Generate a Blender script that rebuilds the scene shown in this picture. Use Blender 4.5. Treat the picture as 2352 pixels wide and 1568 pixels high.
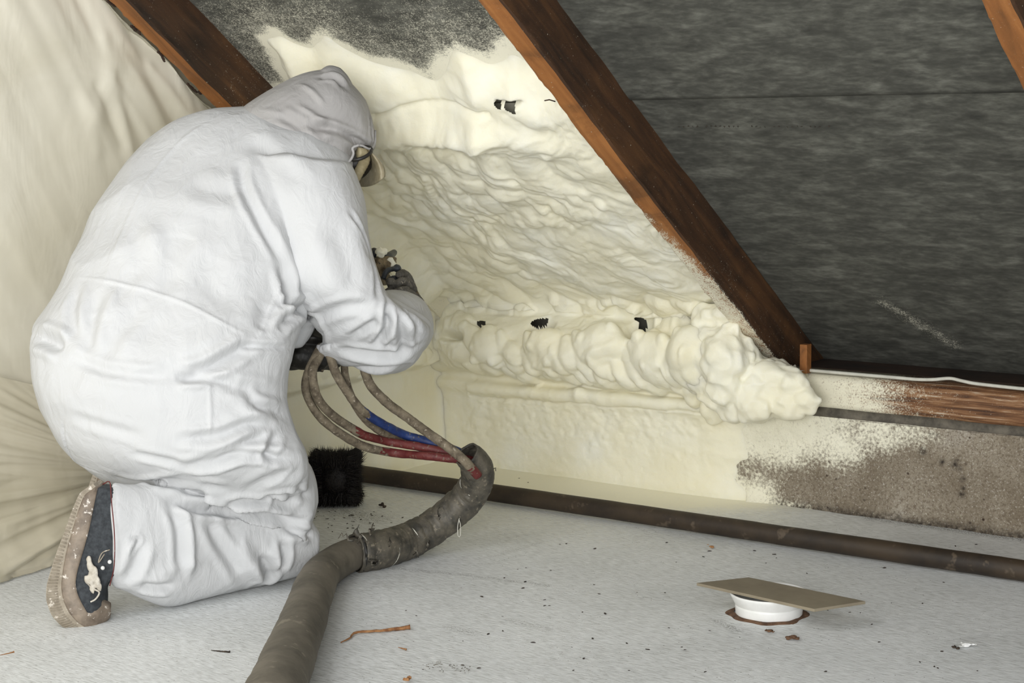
import bpy, bmesh, math, random
import numpy as np
from math import sin, cos, tan, pi, radians, atan2, sqrt
from mathutils import Vector, Matrix, noise as mnoise
from mathutils.bvhtree import BVHTree
from mathutils.kdtree import KDTree

random.seed(7)
S = bpy.context.scene
for o in list(bpy.data.objects):
    bpy.data.objects.remove(o)

# ------------------------------------------------------------------ camera
# solved from the room's own lines: knee wall y=0, left wall x=0, floor z=0, camera 1 m up
FPX, YAW, PITCH, ROLL = 4115.98, -0.6478, 0.1280, -0.0140
CAM = np.array([3.2436, -3.9562, 1.0])
Fv = np.array([sin(YAW)*cos(PITCH), cos(YAW)*cos(PITCH), -sin(PITCH)])
R0 = np.array([cos(YAW), -sin(YAW), 0.])
U0 = np.cross(R0, Fv)
Rv = R0*cos(ROLL)+U0*sin(ROLL)
Uv = -R0*sin(ROLL)+U0*cos(ROLL)
cam_d = bpy.data.cameras.new('camera')
cam = bpy.data.objects.new('camera', cam_d)
S.collection.objects.link(cam)
cam_d.sensor_width = 36
cam_d.lens = FPX*36/2352
cam_d.clip_start = 0.05
cam.matrix_world = Matrix(((Rv[0], Uv[0], -Fv[0], CAM[0]), (Rv[1], Uv[1], -Fv[1], CAM[1]),
                           (Rv[2], Uv[2], -Fv[2], CAM[2]), (0, 0, 0, 1)))
S.camera = cam

def ray(px, py): return Fv+Rv*((px-1176)/FPX)-Uv*((py-784)/FPX)
def at(px, py, n, c):
    n = np.array(n, float); d = ray(px, py)
    return CAM+d*((c-n@CAM)/(n@d))
def fl(px, py, z=0.): return at(px, py, (0, 0, 1), z)
def dep(px, py, D): return CAM+ray(px, py)*D
def project(P):
    d = P-CAM
    z = d@Fv
    return 1176+FPX*(d@Rv)/z, 784-FPX*(d@Uv)/z

# ------------------------------------------------------------------ light
W = bpy.data.worlds.new('world'); S.world = W; W.use_nodes = True
W.node_tree.nodes['Background'].inputs[0].default_value = (0.95, 0.98, 1.0, 1)
W.node_tree.nodes['Background'].inputs[1].default_value = 0.85
def area(name, loc, tgt, size, power, col):
    l = bpy.data.lights.new(name, 'AREA'); l.shape = 'RECTANGLE'; l.size = size[0]; l.size_y = size[1]
    l.energy = power; l.color = col
    o = bpy.data.objects.new(name, l); S.collection.objects.link(o)
    o.location = loc
    o.rotation_euler = (Vector(tgt)-Vector(loc)).to_track_quat('-Z', 'Y').to_euler()
    return o
area('left_fill_light', (0.25, -2.9, 1.25), (0.5, -1.5, 0.0), (0.8, 0.8), 3.2, (1.0, 0.99, 0.97))  # added fill from the left for floor and suit, no window there
area('camera_side_fill', (3.1, -4.9, 1.0), (0.6, -0.5, 0.6), (1.8, 1.2), 103, (1.0, 0.992, 0.972))  # unseen fill added near the camera to light foam and suit evenly
area('roof_fill', (0.9, -2.6, 1.75), (0.7, -0.4, 0.3), (0.7, 0.7), 5, (1.0, 0.99, 0.97))  # unseen fill added under the roof to brighten the foam
S.view_settings.view_transform = 'Standard'
S.view_settings.look = 'None'
S.view_settings.gamma = 1
S.view_settings.exposure = 0.10
S.view_settings.use_curve_mapping = False

# ------------------------------------------------------------------ numpy noise
_rng = np.random.RandomState(11)
_perm = _rng.permutation(4096)
_val = _rng.rand(4096)*2-1
def _h(ix, iy, iz): return _val[(_perm[(_perm[(_perm[ix & 4095]+iy) & 4095]+iz) & 4095])]
def vn(x, y, z=0.0):
    x = np.asarray(x, float); y = np.asarray(y, float); z = np.asarray(z, float)+0*x
    ix = np.floor(x).astype(int); iy = np.floor(y).astype(int); iz = np.floor(z).astype(int)
    fx, fy, fz = x-ix, y-iy, z-iz
    fx = fx*fx*fx*(fx*(fx*6-15)+10); fy = fy*fy*fy*(fy*(fy*6-15)+10); fz = fz*fz*fz*(fz*(fz*6-15)+10)
    r = 0
    for dx in (0, 1):
        for dy in (0, 1):
            for dz in (0, 1):
                w = (fx if dx else 1-fx)*(fy if dy else 1-fy)*(fz if dz else 1-fz)
                r = r+w*_h(ix+dx, iy+dy, iz+dz)
    return r
def fbm(x, y, z=0.0, o=4, g=0.5):
    a, r = 1.0, 0
    for i in range(o):
        r = r+a*vn(np.asarray(x)*2**i+i*17.3, np.asarray(y)*2**i+i*9.1, np.asarray(z)*2**i+i*3.7)
        a *= g
    return r
def sstep(a, b, x):
    t = np.clip((x-a)/(b-a), 0, 1)
    return t*t*(3-2*t)

# ------------------------------------------------------------------ materials
def lin(c):
    c = [v/255 for v in c]
    return tuple(v/12.92 if v <= 0.04045 else ((v+0.055)/1.055)**2.4 for v in c)+(1,)
class Mat:
    def __init__(s, name, col=(128, 128, 128), rough=0.8, **kw):
        s.m = bpy.data.materials.new(name); s.m.use_nodes = True
        s.t = s.m.node_tree; s.b = s.t.nodes['Principled BSDF']
        s.b.inputs['Base Color'].default_value = lin(col)
        s.b.inputs['Roughness'].default_value = rough
        for k, v in kw.items(): s.b.inputs[k.replace('_', ' ')].default_value = v
        s._co = None
    def n(s, typ, **kw):
        nd = s.t.nodes.new(typ)
        for k, v in kw.items():
            if k.startswith('i_'):
                key = k[2:]
                key = int(key) if key.isdigit() else key.replace('_', ' ')
                if hasattr(v, 'links'): s.t.links.new(v, nd.inputs[key])
                else: nd.inputs[key].default_value = v
            else: setattr(nd, k, v)
        return nd
    def link(s, a, b): s.t.links.new(a, b)
    def coords(s, scale=(1, 1, 1), rot=(0, 0, 0)):
        if s._co is None: s._co = s.n('ShaderNodeTexCoord').outputs['Object']
        return s.n('ShaderNodeMapping', i_0=s._co, i_Scale=scale, i_Rotation=rot).outputs[0]
    def noise(s, scale, co=None, detail=4, rough=0.5, dist=0.0):
        return s.n('ShaderNodeTexNoise', i_Vector=co if co is not None else s.coords(), i_Scale=scale,
                   i_Detail=detail, i_Roughness=rough, i_Distortion=dist).outputs[0]
    def voro(s, scale, co=None, feature='F1'):
        return s.n('ShaderNodeTexVoronoi', feature=feature, i_Vector=co if co is not None else s.coords(), i_Scale=scale).outputs['Distance']
    def ramp(s, fac, stops):
        r = s.n('ShaderNodeValToRGB'); s.link(fac, r.inputs[0])
        e = r.color_ramp.elements
        while len(e) < len(stops): e.new(0.5)
        for i, (p, c) in enumerate(stops):
            e[i].position = p
            e[i].color = lin(c) if isinstance(c, tuple) else (c, c, c, 1)
        return r.outputs[0]
    def mix(s, fac, a, b, mode='MIX'):
        m = s.n('ShaderNodeMix', data_type='RGBA', blend_type=mode)
        for k, v in ((0, fac), (6, a), (7, b)):
            if hasattr(v, 'links'): s.link(v, m.inputs[k])
            else: m.inputs[k].default_value = v if k == 0 else (lin(v) if len(v) == 3 else v)
        return m.outputs[2]
    def math(s, op, a, b=0.0, c=None, clamp=False):
        m = s.n('ShaderNodeMath', operation=op, use_clamp=clamp)
        for k, v in ((0, a), (1, b)) + (((2, c),) if c is not None else ()):
            if hasattr(v, 'links'): s.link(v, m.inputs[k])
            else: m.inputs[k].default_value = v
        return m.outputs[0]
    def attr(s, name): return s.n('ShaderNodeAttribute', attribute_name=name).outputs['Fac']
    def col(s, c): s.link(c, s.b.inputs['Base Color'])
    def bump(s, h, strength=0.3, dist=0.01):
        prev = s.b.inputs['Normal'].links
        b = s.n('ShaderNodeBump', i_Height=h, i_Strength=strength, i_Distance=dist)
        if prev: s.link(prev[0].from_socket, b.inputs['Normal'])
        s.link(b.outputs[0], s.b.inputs['Normal'])
    def spray(s, base, foam=(226, 222, 196), fine=220., k=0.9, lo=0.40, hi=0.62):
        """dry overspray speckle where the 'spray' attribute says foam mist landed"""
        a = s.attr('spray')
        n1 = s.noise(fine, detail=3, rough=0.7)
        n2 = s.noise(fine*0.18, detail=3)
        t = s.math('ADD', s.math('MULTIPLY', n1, 0.75), s.math('MULTIPLY', n2, 0.25))
        t = s.math('SUBTRACT', t, 0.5)
        f = s.math('ADD', a, s.math('MULTIPLY', t, k*1.6))
        f = s.n('ShaderNodeMapRange', interpolation_type='SMOOTHSTEP', i_0=f, i_1=lo, i_2=hi).outputs[0]
        return s.mix(f, base, foam)

AL0 = 0.6436
FOAMC = (240, 234, 204)
def mat_foam():
    m = Mat('sprayed_foam', FOAMC, 0.62)
    n = m.noise(6, detail=5)
    m.col(m.ramp(n, [(0.3, (242, 236, 210)), (0.55, (245, 241, 221)), (0.75, (248, 246, 233))]))
    m.b.inputs['Specular IOR Level'].default_value = 0.35
    m.b.inputs['Subsurface Weight'].default_value = 0.4
    m.b.inputs['Subsurface Radius'].default_value = (1.0, 0.93, 0.75)
    m.b.inputs['Subsurface Scale'].default_value = 0.02
    m.bump(m.noise(55, detail=5, rough=0.55), 0.30, 0.006)
    m.bump(m.noise(420, detail=2), 0.12, 0.001)
    return m.m
def mat_felt():
    m = Mat('bitumen_felt', (110, 110, 105), 0.85)
    a = m.noise(10, m.coords((1.2, 2.6, 2.6), (0, 0.12, 0.12)), detail=6, rough=0.6, dist=0.4)
    b = m.noise(60, m.coords((0.7, 1.8, 1.8), (0, 0.12, 0.12)), detail=4, rough=0.55)
    c = m.mix(0.35, a, b)
    g = m.ramp(c, [(0.28, (46, 46, 41)), (0.46, (70, 70, 64)), (0.55, (86, 86, 79)), (0.72, (118, 118, 110))])
    m.col(m.spray(g, (245, 241, 221), 260, 1.0, 0.25, 0.85))
    m.bump(c, 0.25, 0.003)
    return m.m
def mat_rafter(nm, dark, mid, light, spray=True, ax='y'):
    m = Mat(nm, mid, 0.68)
    tc = m.n('ShaderNodeVectorRotate', rotation_type='X_AXIS', i_Vector=m.coords(), i_Angle=AL0).outputs[0]
    co = m.n('ShaderNodeMapping', i_0=tc, i_Scale=(11, 1.0, 11)).outputs[0]
    a = m.noise(3.2, co, detail=6, rough=0.6, dist=0.6)
    b = m.noise(3.2, m.coords(), detail=3)
    c = m.math('ADD', m.math('MULTIPLY', a, 0.6), m.math('MULTIPLY', b, 0.4))
    g = m.ramp(c, [(0.36, dark), (0.5, mid), (0.66, light)])
    sp = m.voro(55); sel = m.noise(13, detail=2)
    g = m.mix(m.math('MULTIPLY', m.ramp(sp, [(0.05, 1.0), (0.08, 0.0)]), m.ramp(sel, [(0.52, 0.0), (0.58, 0.9)])), g, (200, 190, 170)) if spray else g
    kn = m.noise(2.3, m.coords((1, 1, 1), (0.3, 0, 0)), detail=5, rough=0.6, dist=1.5)
    g = m.mix(m.ramp(kn, [(0.34, 0.45), (0.46, 0.0)]), g, tuple(int(v*.45) for v in dark))
    m.col(m.spray(g, (232, 227, 206), 300, 1.7, 0.35, 0.75) if spray else g)
    m.bump(a, 0.35, 0.004)
    m.bump(m.noise(160, m.coords((3, 1, 3)), detail=3), 0.3, 0.002)
    return m.m
def mat_floor():
    m = Mat('whitewashed_floor_board', (205, 205, 198), 0.6)
    a = m.noise(120, m.coords((0.35, 2.4, 1), (0, 0, 0.62)), detail=5, rough=0.65)
    b = m.noise(3.0, detail=5, rough=0.55)
    g = m.ramp(a, [(0.34, (172, 174, 172)), (0.46, (216, 218, 218)), (0.58, (234, 237, 238)), (0.68, (254, 255, 255))])
    g = m.mix(0.22, g, m.ramp(b, [(0.35, (186, 187, 184)), (0.6, (240, 241, 240))]))
    # dirt specks
    sp = m.voro(75); sel = m.noise(9, detail=2)
    f = m.math('MULTIPLY', m.ramp(sp, [(0.07, 1.0), (0.11, 0.0)]), m.ramp(sel, [(0.50, 0.0), (0.60, 1.0)]))
    g = m.mix(f, g, (78, 68, 58))
    sp = m.voro(190); sel = m.noise(5, detail=3)
    f = m.math('MULTIPLY', m.ramp(sp, [(0.08, 0.9), (0.14, 0.0)]), m.ramp(sel, [(0.46, 0.0), (0.60, 1.0)]))
    g = m.mix(f, g, (96, 86, 72))
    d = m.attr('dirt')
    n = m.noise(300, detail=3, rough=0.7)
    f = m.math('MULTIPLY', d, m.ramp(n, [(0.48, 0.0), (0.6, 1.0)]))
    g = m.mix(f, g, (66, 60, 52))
    m.col(m.spray(g, (245, 241, 220), 200, 0.8, 0.05, 0.95))
    m.bump(a, 0.35, 0.002)
    m.bump(b, 0.2, 0.01)
    m.b.inputs['Specular IOR Level'].default_value = 0.5
    return m.m
def mat_plaster():
    m = Mat('stained_plaster', (150, 138, 122), 0.9)
    b = m.noise(4, detail=6, rough=0.6)
    g = m.ramp(b, [(0.32, (118, 106, 88)), (0.52, (150, 140, 123)), (0.72, (182, 175, 162))])
    n = m.noise(150, detail=4, rough=0.75)
    g = m.mix(m.ramp(n, [(0.40, 0.75), (0.52, 0.0)]), g, (104, 90, 74))
    n = m.noise(230, m.coords((1, 1, 1), (0.4, 0.2, 0.1)), detail=3, rough=0.7)
    g = m.mix(m.ramp(n, [(0.58, 0.0), (0.68, 0.6)]), g, (214, 208, 198))
    sp = m.voro(42); sel = m.noise(7, detail=3)
    f = m.math('MULTIPLY', m.ramp(sp, [(0.10, 1.0), (0.17, 0.0)]), m.ramp(sel, [(0.53, 0.0), (0.6, 1.0)]))
    g = m.mix(f, g, (58, 42, 32))
    d = m.attr('dirt')
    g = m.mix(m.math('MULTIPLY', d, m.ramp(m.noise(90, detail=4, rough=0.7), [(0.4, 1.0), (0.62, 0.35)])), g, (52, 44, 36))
    m.col(m.spray(g, (245, 241, 220), 130, 1.5, 0.15, 0.95))
    m.bump(n, 0.6, 0.004); m.bump(m.noise(40, detail=4), 0.5, 0.008)
    return m.m
def mat_sheet(nm, c0, c1, alpha, rough=0.22):
    m = Mat(nm, c0, rough)
    n = m.noise(2.2, m.coords((1, 1, 1.4)), detail=4, dist=1.0)
    m.col(m.ramp(n, [(0.35, c1), (0.62, c0)]))
    m.b.inputs['Alpha'].default_value = alpha
    m.b.inputs['Specular IOR Level'].default_value = 0.65
    m.bump(m.noise(5, m.coords((1, 2.0, 0.9), (0.5, 0, 0)), detail=3, dist=0.8), 0.12, 0.03)
    m.bump(m.noise(40, m.coords((1, 2.0, 0.9), (0.5, 0, 0)), detail=2), 0.05, 0.004)
    sp = m.voro(60); sel = m.noise(11, detail=1)
    return m.m
def mat_cloth(nm='white_nonwoven_coverall', c0=(196, 197, 198), c1=(206, 207, 208)):
    m = Mat(nm, (238, 238, 238), 0.72)
    n = m.noise(3, detail=4)
    m.col(m.ramp(n, [(0.3, c0), (0.6, c1)]))
    m.b.inputs['Specular IOR Level'].default_value = 0.35
    m.b.inputs['Subsurface Weight'].default_value = 0.0
    m.bump(m.voro(11, m.coords((1, 1, 0.55)), 'F1'), 0.30, 0.02)
    m.bump(m.noise(26, m.coords((1, 1, 0.6), (0.5, 0.4, 0)), detail=4, rough=0.55, dist=1.2), 0.30, 0.012)
    m.bump(m.noise(900, detail=1), 0.08, 0.0006)
    return m.m
def mat_dirty(nm, c0, c1, rough=0.8, sc=30, bump=0.4, c2=None, bd=0.003):
    m = Mat(nm, c0, rough)
    n = m.noise(sc, detail=5, rough=0.65)
    g = m.ramp(n, [(0.36, c0), (0.62, c1)])
    if c2 is not None:
        n2 = m.noise(sc*2.4, detail=3, rough=0.7)
        g = m.mix(m.ramp(n2, [(0.60, 0.0), (0.67, 1.0)]), g, c2)
    m.col(g)
    m.bump(n, bump, bd)
    return m.m

M = dict(foam=mat_foam(), felt=mat_felt(),
    raft=mat_rafter('rafter_wood_shaded', (38, 25, 14), (68, 44, 24), (100, 67, 37)),  # rafter sides, with their shade put into the wood colour
    raftb=mat_rafter('rafter_wood_lit', (118, 74, 34), (148, 94, 46), (174, 116, 62)),  # same wood brighter, light on the underside put into the colour
    floor=mat_floor(), plaster=mat_plaster(),
    sheet=mat_sheet('polythene_sheet', (244, 239, 222), (232, 226, 206), 0.82, 0.30),
    sheet2=mat_sheet('loose_polythene_sheet', (226, 218, 196), (196, 187, 160), 0.72, 0.16),
    boardw=mat_dirty('foamed_gable_board', (206, 196, 168), (230, 222, 196), 0.8, 3, 0.2),
    cloth=mat_cloth(), hood=mat_cloth('grey_white_hood_cloth', (160, 157, 156), (174, 172, 170)),  # hood set greyer than the coverall
    hose=mat_dirty('dusty_rubber_hose', (84, 74, 60), (128, 117, 98), 0.85, 45, 0.7, (158, 148, 130)),
    sleeve=mat_dirty('grey_foam_rubber_sleeve', (84, 79, 68), (114, 107, 94), 0.8, 9, 0.45, (128, 121, 106)),
    tape=mat_dirty('grimy_grey_tape', (58, 56, 50), (98, 92, 80), 0.55, 30, 0.8, (122, 114, 98)),
    red=mat_dirty('red_hose', (84, 20, 22), (106, 46, 42), 0.6, 50, 0.4, (116, 98, 84)),
    blue=mat_dirty('blue_hose', (18, 38, 88), (34, 58, 112), 0.55, 50, 0.4, (96, 92, 82)),
    black=mat_dirty('black_wrap', (24, 23, 20), (46, 44, 40), 0.5, 40, 0.5, (66, 64, 58)),
    bristle=mat_dirty('black_bristle', (16, 13, 11), (34, 28, 24), 0.7, 80, 0.2),
    pole=mat_dirty('dirty_brown_pole', (36, 28, 20), (60, 48, 34), 0.6, 9, 0.4, (84, 72, 58)),
    plate=None, dark=mat_dirty('dark_timber', (36, 24, 16), (58, 38, 24), 0.8, 8),
    ledge=mat_dirty('grey_mortar', (84, 80, 72), (122, 116, 104), 0.9, 30),
    cable=mat_dirty('white_cable', (190, 188, 176), (214, 212, 200), 0.6, 20, 0.1),
    mdf=mat_dirty('grey_brown_fibreboard', (122, 112, 94), (140, 130, 110), 0.7, 6, 0.15),
    duct=mat_dirty('white_plastic', (222, 222, 218), (238, 238, 236), 0.45, 12, 0.15),
    soil=mat_dirty('brown_dirt', (72, 50, 36), (112, 84, 62), 0.95, 60, 0.8),
    crumb=mat_dirty('black_crumb', (34, 28, 24), (70, 58, 46), 0.9, 60, 0.5),
    rust=mat_dirty('brown_twig', (120, 78, 46), (164, 120, 78), 0.85, 60, 0.5),
    crust=mat_dirty('dried_foam_crust', (176, 168, 154), (206, 200, 188), 0.9, 90, 0.6),
    fluff=mat_dirty('white_fluff', (226, 228, 226), (240, 240, 238), 0.9, 60, 0.5),
    glove=mat_dirty('grey_work_glove', (62, 60, 56), (104, 100, 92), 0.8, 60, 0.6, (168, 160, 144)),
    gun=mat_dirty('grimy_gun_body', (70, 58, 42), (140, 122, 92), 0.6, 50, 0.8, (60, 54, 46), 0.006),
    gunb=mat_dirty('dark_gun_metal', (34, 38, 44), (62, 66, 72), 0.45, 40, 0.3),
    canvas=mat_dirty('dark_canvas', (40, 44, 48), (62, 66, 70), 0.85, 120, 0.3),
    rubber=mat_dirty('dirty_shoe_rubber', (138, 128, 112), (168, 158, 142), 0.7, 30, 0.4, (214, 206, 194)),
    foxing=mat_dirty('scuffed_foxing', (104, 92, 80), (144, 130, 114), 0.55, 24, 0.3, (216, 208, 198)),
    skin=mat_dirty('skin', (196, 150, 126), (206, 162, 138), 0.6, 20, 0.1),
    mask=mat_dirty('dark_mask_rubber', (26, 25, 23), (50, 47, 42), 0.45, 20, 0.2),
    shield=mat_dirty('dusty_face_shield', (128, 118, 94), (164, 154, 128), 0.35, 24, 0.3, (190, 182, 160)),
    tube=mat_dirty('tan_breathing_tube', (150, 138, 106), (182, 170, 136), 0.5, 20, 0.2),
)
def mat_plate():
    m = Mat('weathered_plate_timber', (120, 88, 56), 0.75)
    a = m.noise(6, m.coords((1.2, 14, 22)), detail=6, rough=0.65, dist=0.5)
    g = m.ramp(a, [(0.34, (70, 44, 26)), (0.48, (116, 78, 48)), (0.60, (150, 112, 78)), (0.72, (206, 196, 178))])
    m.col(m.spray(g, (236, 231, 208), 240, 1.5, 0.2, 0.85))
    m.bump(a, 0.5, 0.004)
    return m.m
M['plate'] = mat_plate()

# ------------------------------------------------------------------ objects
def link(o): S.collection.objects.link(o); return o
def mesh_obj(name, V, Fc, mat, parent=None, smooth=True, attrs=None):
    me = bpy.data.meshes.new(name)
    V = np.asarray(V, dtype=np.float32)
    if isinstance(Fc, np.ndarray):
        nf, k = Fc.shape
        me.vertices.add(len(V)); me.vertices.foreach_set('co', V.ravel())
        me.loops.add(nf*k); me.loops.foreach_set('vertex_index', Fc.astype(np.int32).ravel())
        me.polygons.add(nf); me.polygons.foreach_set('loop_start', np.arange(0, nf*k, k, dtype=np.int32))
        me.update(calc_edges=True); me.validate()
    else:
        me.from_pydata([tuple(map(float, v)) for v in V], [], Fc)
    if attrs:
        for k, v in attrs.items():
            a = me.attributes.new(k, 'FLOAT', 'POINT'); a.data.foreach_set('value', np.asarray(v, dtype=np.float32).ravel())
    if smooth: me.polygons.foreach_set('use_smooth', [True]*len(me.polygons))
    if mat is not None: me.materials.append(mat)
    me.update()
    o = bpy.data.objects.new(name, me); link(o)
    if parent is not None: o.parent = parent
    return o
def place(o, parent):
    """parent while keeping world vertices: the parent's own location is subtracted"""
    o.parent = parent
    o.matrix_parent_inverse = Matrix.Translation(parent.location).inverted()
    return o
def empty(name, loc, label, cat, group=None):
    o = bpy.data.objects.new(name, None); o.empty_display_size = 0.05; link(o)
    o.location = [float(v) for v in loc]
    return tag(o, label, cat, group)
def tag(o, label=None, cat=None, group=None, kind=None):
    for k, v in (('label', label), ('category', cat), ('group', group), ('kind', kind)):
        if v: o[k] = v
    return o
def grid_faces(nu, nv, close_v=False):
    i = np.arange(nu-1)[:, None]; j = np.arange(nv if close_v else nv-1)[None, :]
    j2 = (j+1) % nv
    a = i*nv+j; b = i*nv+j2; c = (i+1)*nv+j2; d = (i+1)*nv+j
    return np.stack([a+0*i, d, c, b], -1).reshape(-1, 4)
def catmull(P, n):
    P = np.asarray(P, float)
    Q = np.vstack([2*P[0]-P[1], P, 2*P[-1]-P[-2]])
    seg = np.linalg.norm(P[1:]-P[:-1], axis=1); cum = np.concatenate([[0], np.cumsum(seg)])
    t = np.linspace(0, cum[-1], n); out = []
    for tt in t:
        i = min(np.searchsorted(cum, tt, 'right')-1, len(P)-2)
        u = (tt-cum[i])/max(seg[i], 1e-9)
        p0, p1, p2, p3 = Q[i], Q[i+1], Q[i+2], Q[i+3]
        out.append(0.5*((2*p1)+(-p0+p2)*u+(2*p0-5*p1+4*p2-p3)*u*u+(-p0+3*p1-3*p2+p3)*u**3))
    return np.array(out)
def frames(P):
    T = np.gradient(P, axis=0); T /= np.linalg.norm(T, axis=1)[:, None]+1e-12
    n = np.cross(T[0], [0, 0, 1.]);
    if np.linalg.norm(n) < 1e-3: n = np.cross(T[0], [1., 0, 0])
    n /= np.linalg.norm(n); N = [n]
    for i in range(1, len(P)):
        n = N[-1]-T[i]*(N[-1]@T[i]); n /= np.linalg.norm(n)+1e-12; N.append(n)
    N = np.array(N); return T, N, np.cross(T, N)
def tube_geo(P, r, ns=16, caps=True, fn=None):
    """fn(i_frac, theta_array, r) -> radius array"""
    P = np.asarray(P, float); n = len(P)
    r = np.broadcast_to(np.asarray(r, float), (n,)) if np.ndim(r) else np.full(n, r)
    T, N, B = frames(P); th = np.linspace(0, 2*pi, ns, endpoint=False)
    V = []
    for i in range(n):
        rr = fn(i/(n-1), th, r[i]) if fn else np.full(ns, r[i])
        V.append(P[i]+rr[:, None]*(np.cos(th)[:, None]*N[i]+np.sin(th)[:, None]*B[i]))
    V = np.concatenate(V); Fc = [tuple(int(x) for x in f) for f in grid_faces(n, ns, True)]
    if caps:
        Fc.append(tuple(range(ns))); Fc.append(tuple((n-1)*ns+k for k in reversed(range(ns))))
    return V, Fc
def join(*geos):
    V, Fc, o = [], [], 0
    for v, f in geos:
        V.append(np.asarray(v, float)); Fc += [tuple(k+o for k in q) for q in f]; o += len(v)
    return np.concatenate(V), Fc
def ball_geo(c, r, seg=16, rings=10, rot=None, jitter=0., seed=0):
    bm = bmesh.new(); bmesh.ops.create_uvsphere(bm, u_segments=seg, v_segments=rings, radius=1)
    V = np.array([v.co for v in bm.verts]); Fc = [tuple(v.index for v in f.verts) for f in bm.faces]; bm.free()
    if jitter: V = V*(1+jitter*vn(V[:, 0]*2+seed, V[:, 1]*2, V[:, 2]*2+seed))[:, None]
    V = V*np.broadcast_to(np.asarray(r, float), (3,))
    if rot is not None: V = V@np.array(rot).T
    return V+np.asarray(c), Fc
def box_geo(c, h, rot=None):
    V = np.array([(x, y, z) for x in (-1, 1) for y in (-1, 1) for z in (-1, 1)], float)*np.asarray(h)
    if rot is not None: V = V@np.array(rot).T
    return V+np.asarray(c), [(0, 1, 3, 2), (4, 6, 7, 5), (0, 4, 5, 1), (2, 3, 7, 6), (0, 2, 6, 4), (1, 5, 7, 3)]
def bevel(o, w=0.002, seg=2):
    m = o.modifiers.new('bevel', 'BEVEL'); m.width = w; m.segments = seg; m.limit_method = 'ANGLE'
    return o
def remesh(geo, voxel, smooth=6, fac=0.5):
    """union of overlapping closed shapes as one continuous surface -> (verts, quads)"""
    o = mesh_obj('tmp', geo[0], geo[1], None)
    m = o.modifiers.new('r', 'REMESH'); m.mode = 'VOXEL'; m.voxel_size = voxel
    if smooth:
        m = o.modifiers.new('s', 'SMOOTH'); m.iterations = smooth; m.factor = fac
    bpy.context.view_layer.update()
    dg = bpy.context.evaluated_depsgraph_get()
    me = bpy.data.meshes.new_from_object(o.evaluated_get(dg))
    V = np.empty(len(me.vertices)*3, np.float32); me.vertices.foreach_get('co', V); V = V.reshape(-1, 3).astype(float)
    Fc = [tuple(p.vertices) for p in me.polygons]
    bpy.data.objects.remove(o); bpy.data.meshes.remove(me)
    return V, Fc
def vnormals(V, Fc):
    Q = np.array([f if len(f) == 4 else (f[0], f[1], f[2], f[2]) for f in Fc])
    n = np.cross(V[Q[:, 2]]-V[Q[:, 0]], V[Q[:, 3]]-V[Q[:, 1]])
    N = np.zeros_like(V)
    for k in range(4): np.add.at(N, Q[:, k], n)
    return N/(np.linalg.norm(N, axis=1)[:, None]+1e-12)

# ------------------------------------------------------------------ room constants
AL = 0.6436; Z0 = 0.3716; RW = 0.06; RX = [0.0, 1.025, 2.044, 3.063]; RD = 0.125
DN = np.array([0, -cos(AL), sin(AL)])        # up along the slope
NR = np.array([0, sin(AL), cos(AL)])         # outward normal of the roof
def roof(px, py, off): return at(px, py, NR, NR@np.array([0, 0, Z0])+off)
def rp(x, s, off): return np.array([x, 0, Z0])+DN*s+NR*off
def dist_poly(X, Y, poly):
    """signed distance (positive inside) to a closed polygon, numpy"""
    poly = np.asarray(poly, float); d = np.full(X.shape, 1e9); ins = np.zeros(X.shape, bool)
    for (x0, y0), (x1, y1) in zip(poly, np.roll(poly, -1, 0)):
        ex, ey = x1-x0, y1-y0; t = np.clip(((X-x0)*ex+(Y-y0)*ey)/(ex*ex+ey*ey+1e-12), 0, 1)
        d = np.minimum(d, np.hypot(X-x0-t*ex, Y-y0-t*ey))
        c = ((y0 > Y) != (y1 > Y)) & (X < (x1-x0)*(Y-y0)/((y1-y0) if y1 != y0 else 1e-12)+x0)
        ins ^= c
    return np.where(ins, d, -d)

# foam outline on the felt between the first two rafters (measured on the felt plane)
edge_px = [(560, 230), (660, 190), (628, 140), (600, 85), (640, 62), (668, 85), (705, 98), (742, 68), (790, 100), (850, 128),
           (915, 140), (960, 158), (990, 168), (1012, 128), (1046, 92), (1080, 112), (1118, 128), (1170, 98), (1240, 140)]
EP = [roof(px, py, RD) for px, py in edge_px]
foam_poly = [(p[0], (p-np.array([0, 0, Z0]))@DN) for p in EP]
foam_poly = [(-0.2, foam_poly[0][1])]+foam_poly+[(1.3, foam_poly[-1][1]), (1.3, -1.0), (-0.2, -1.0)]

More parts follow.
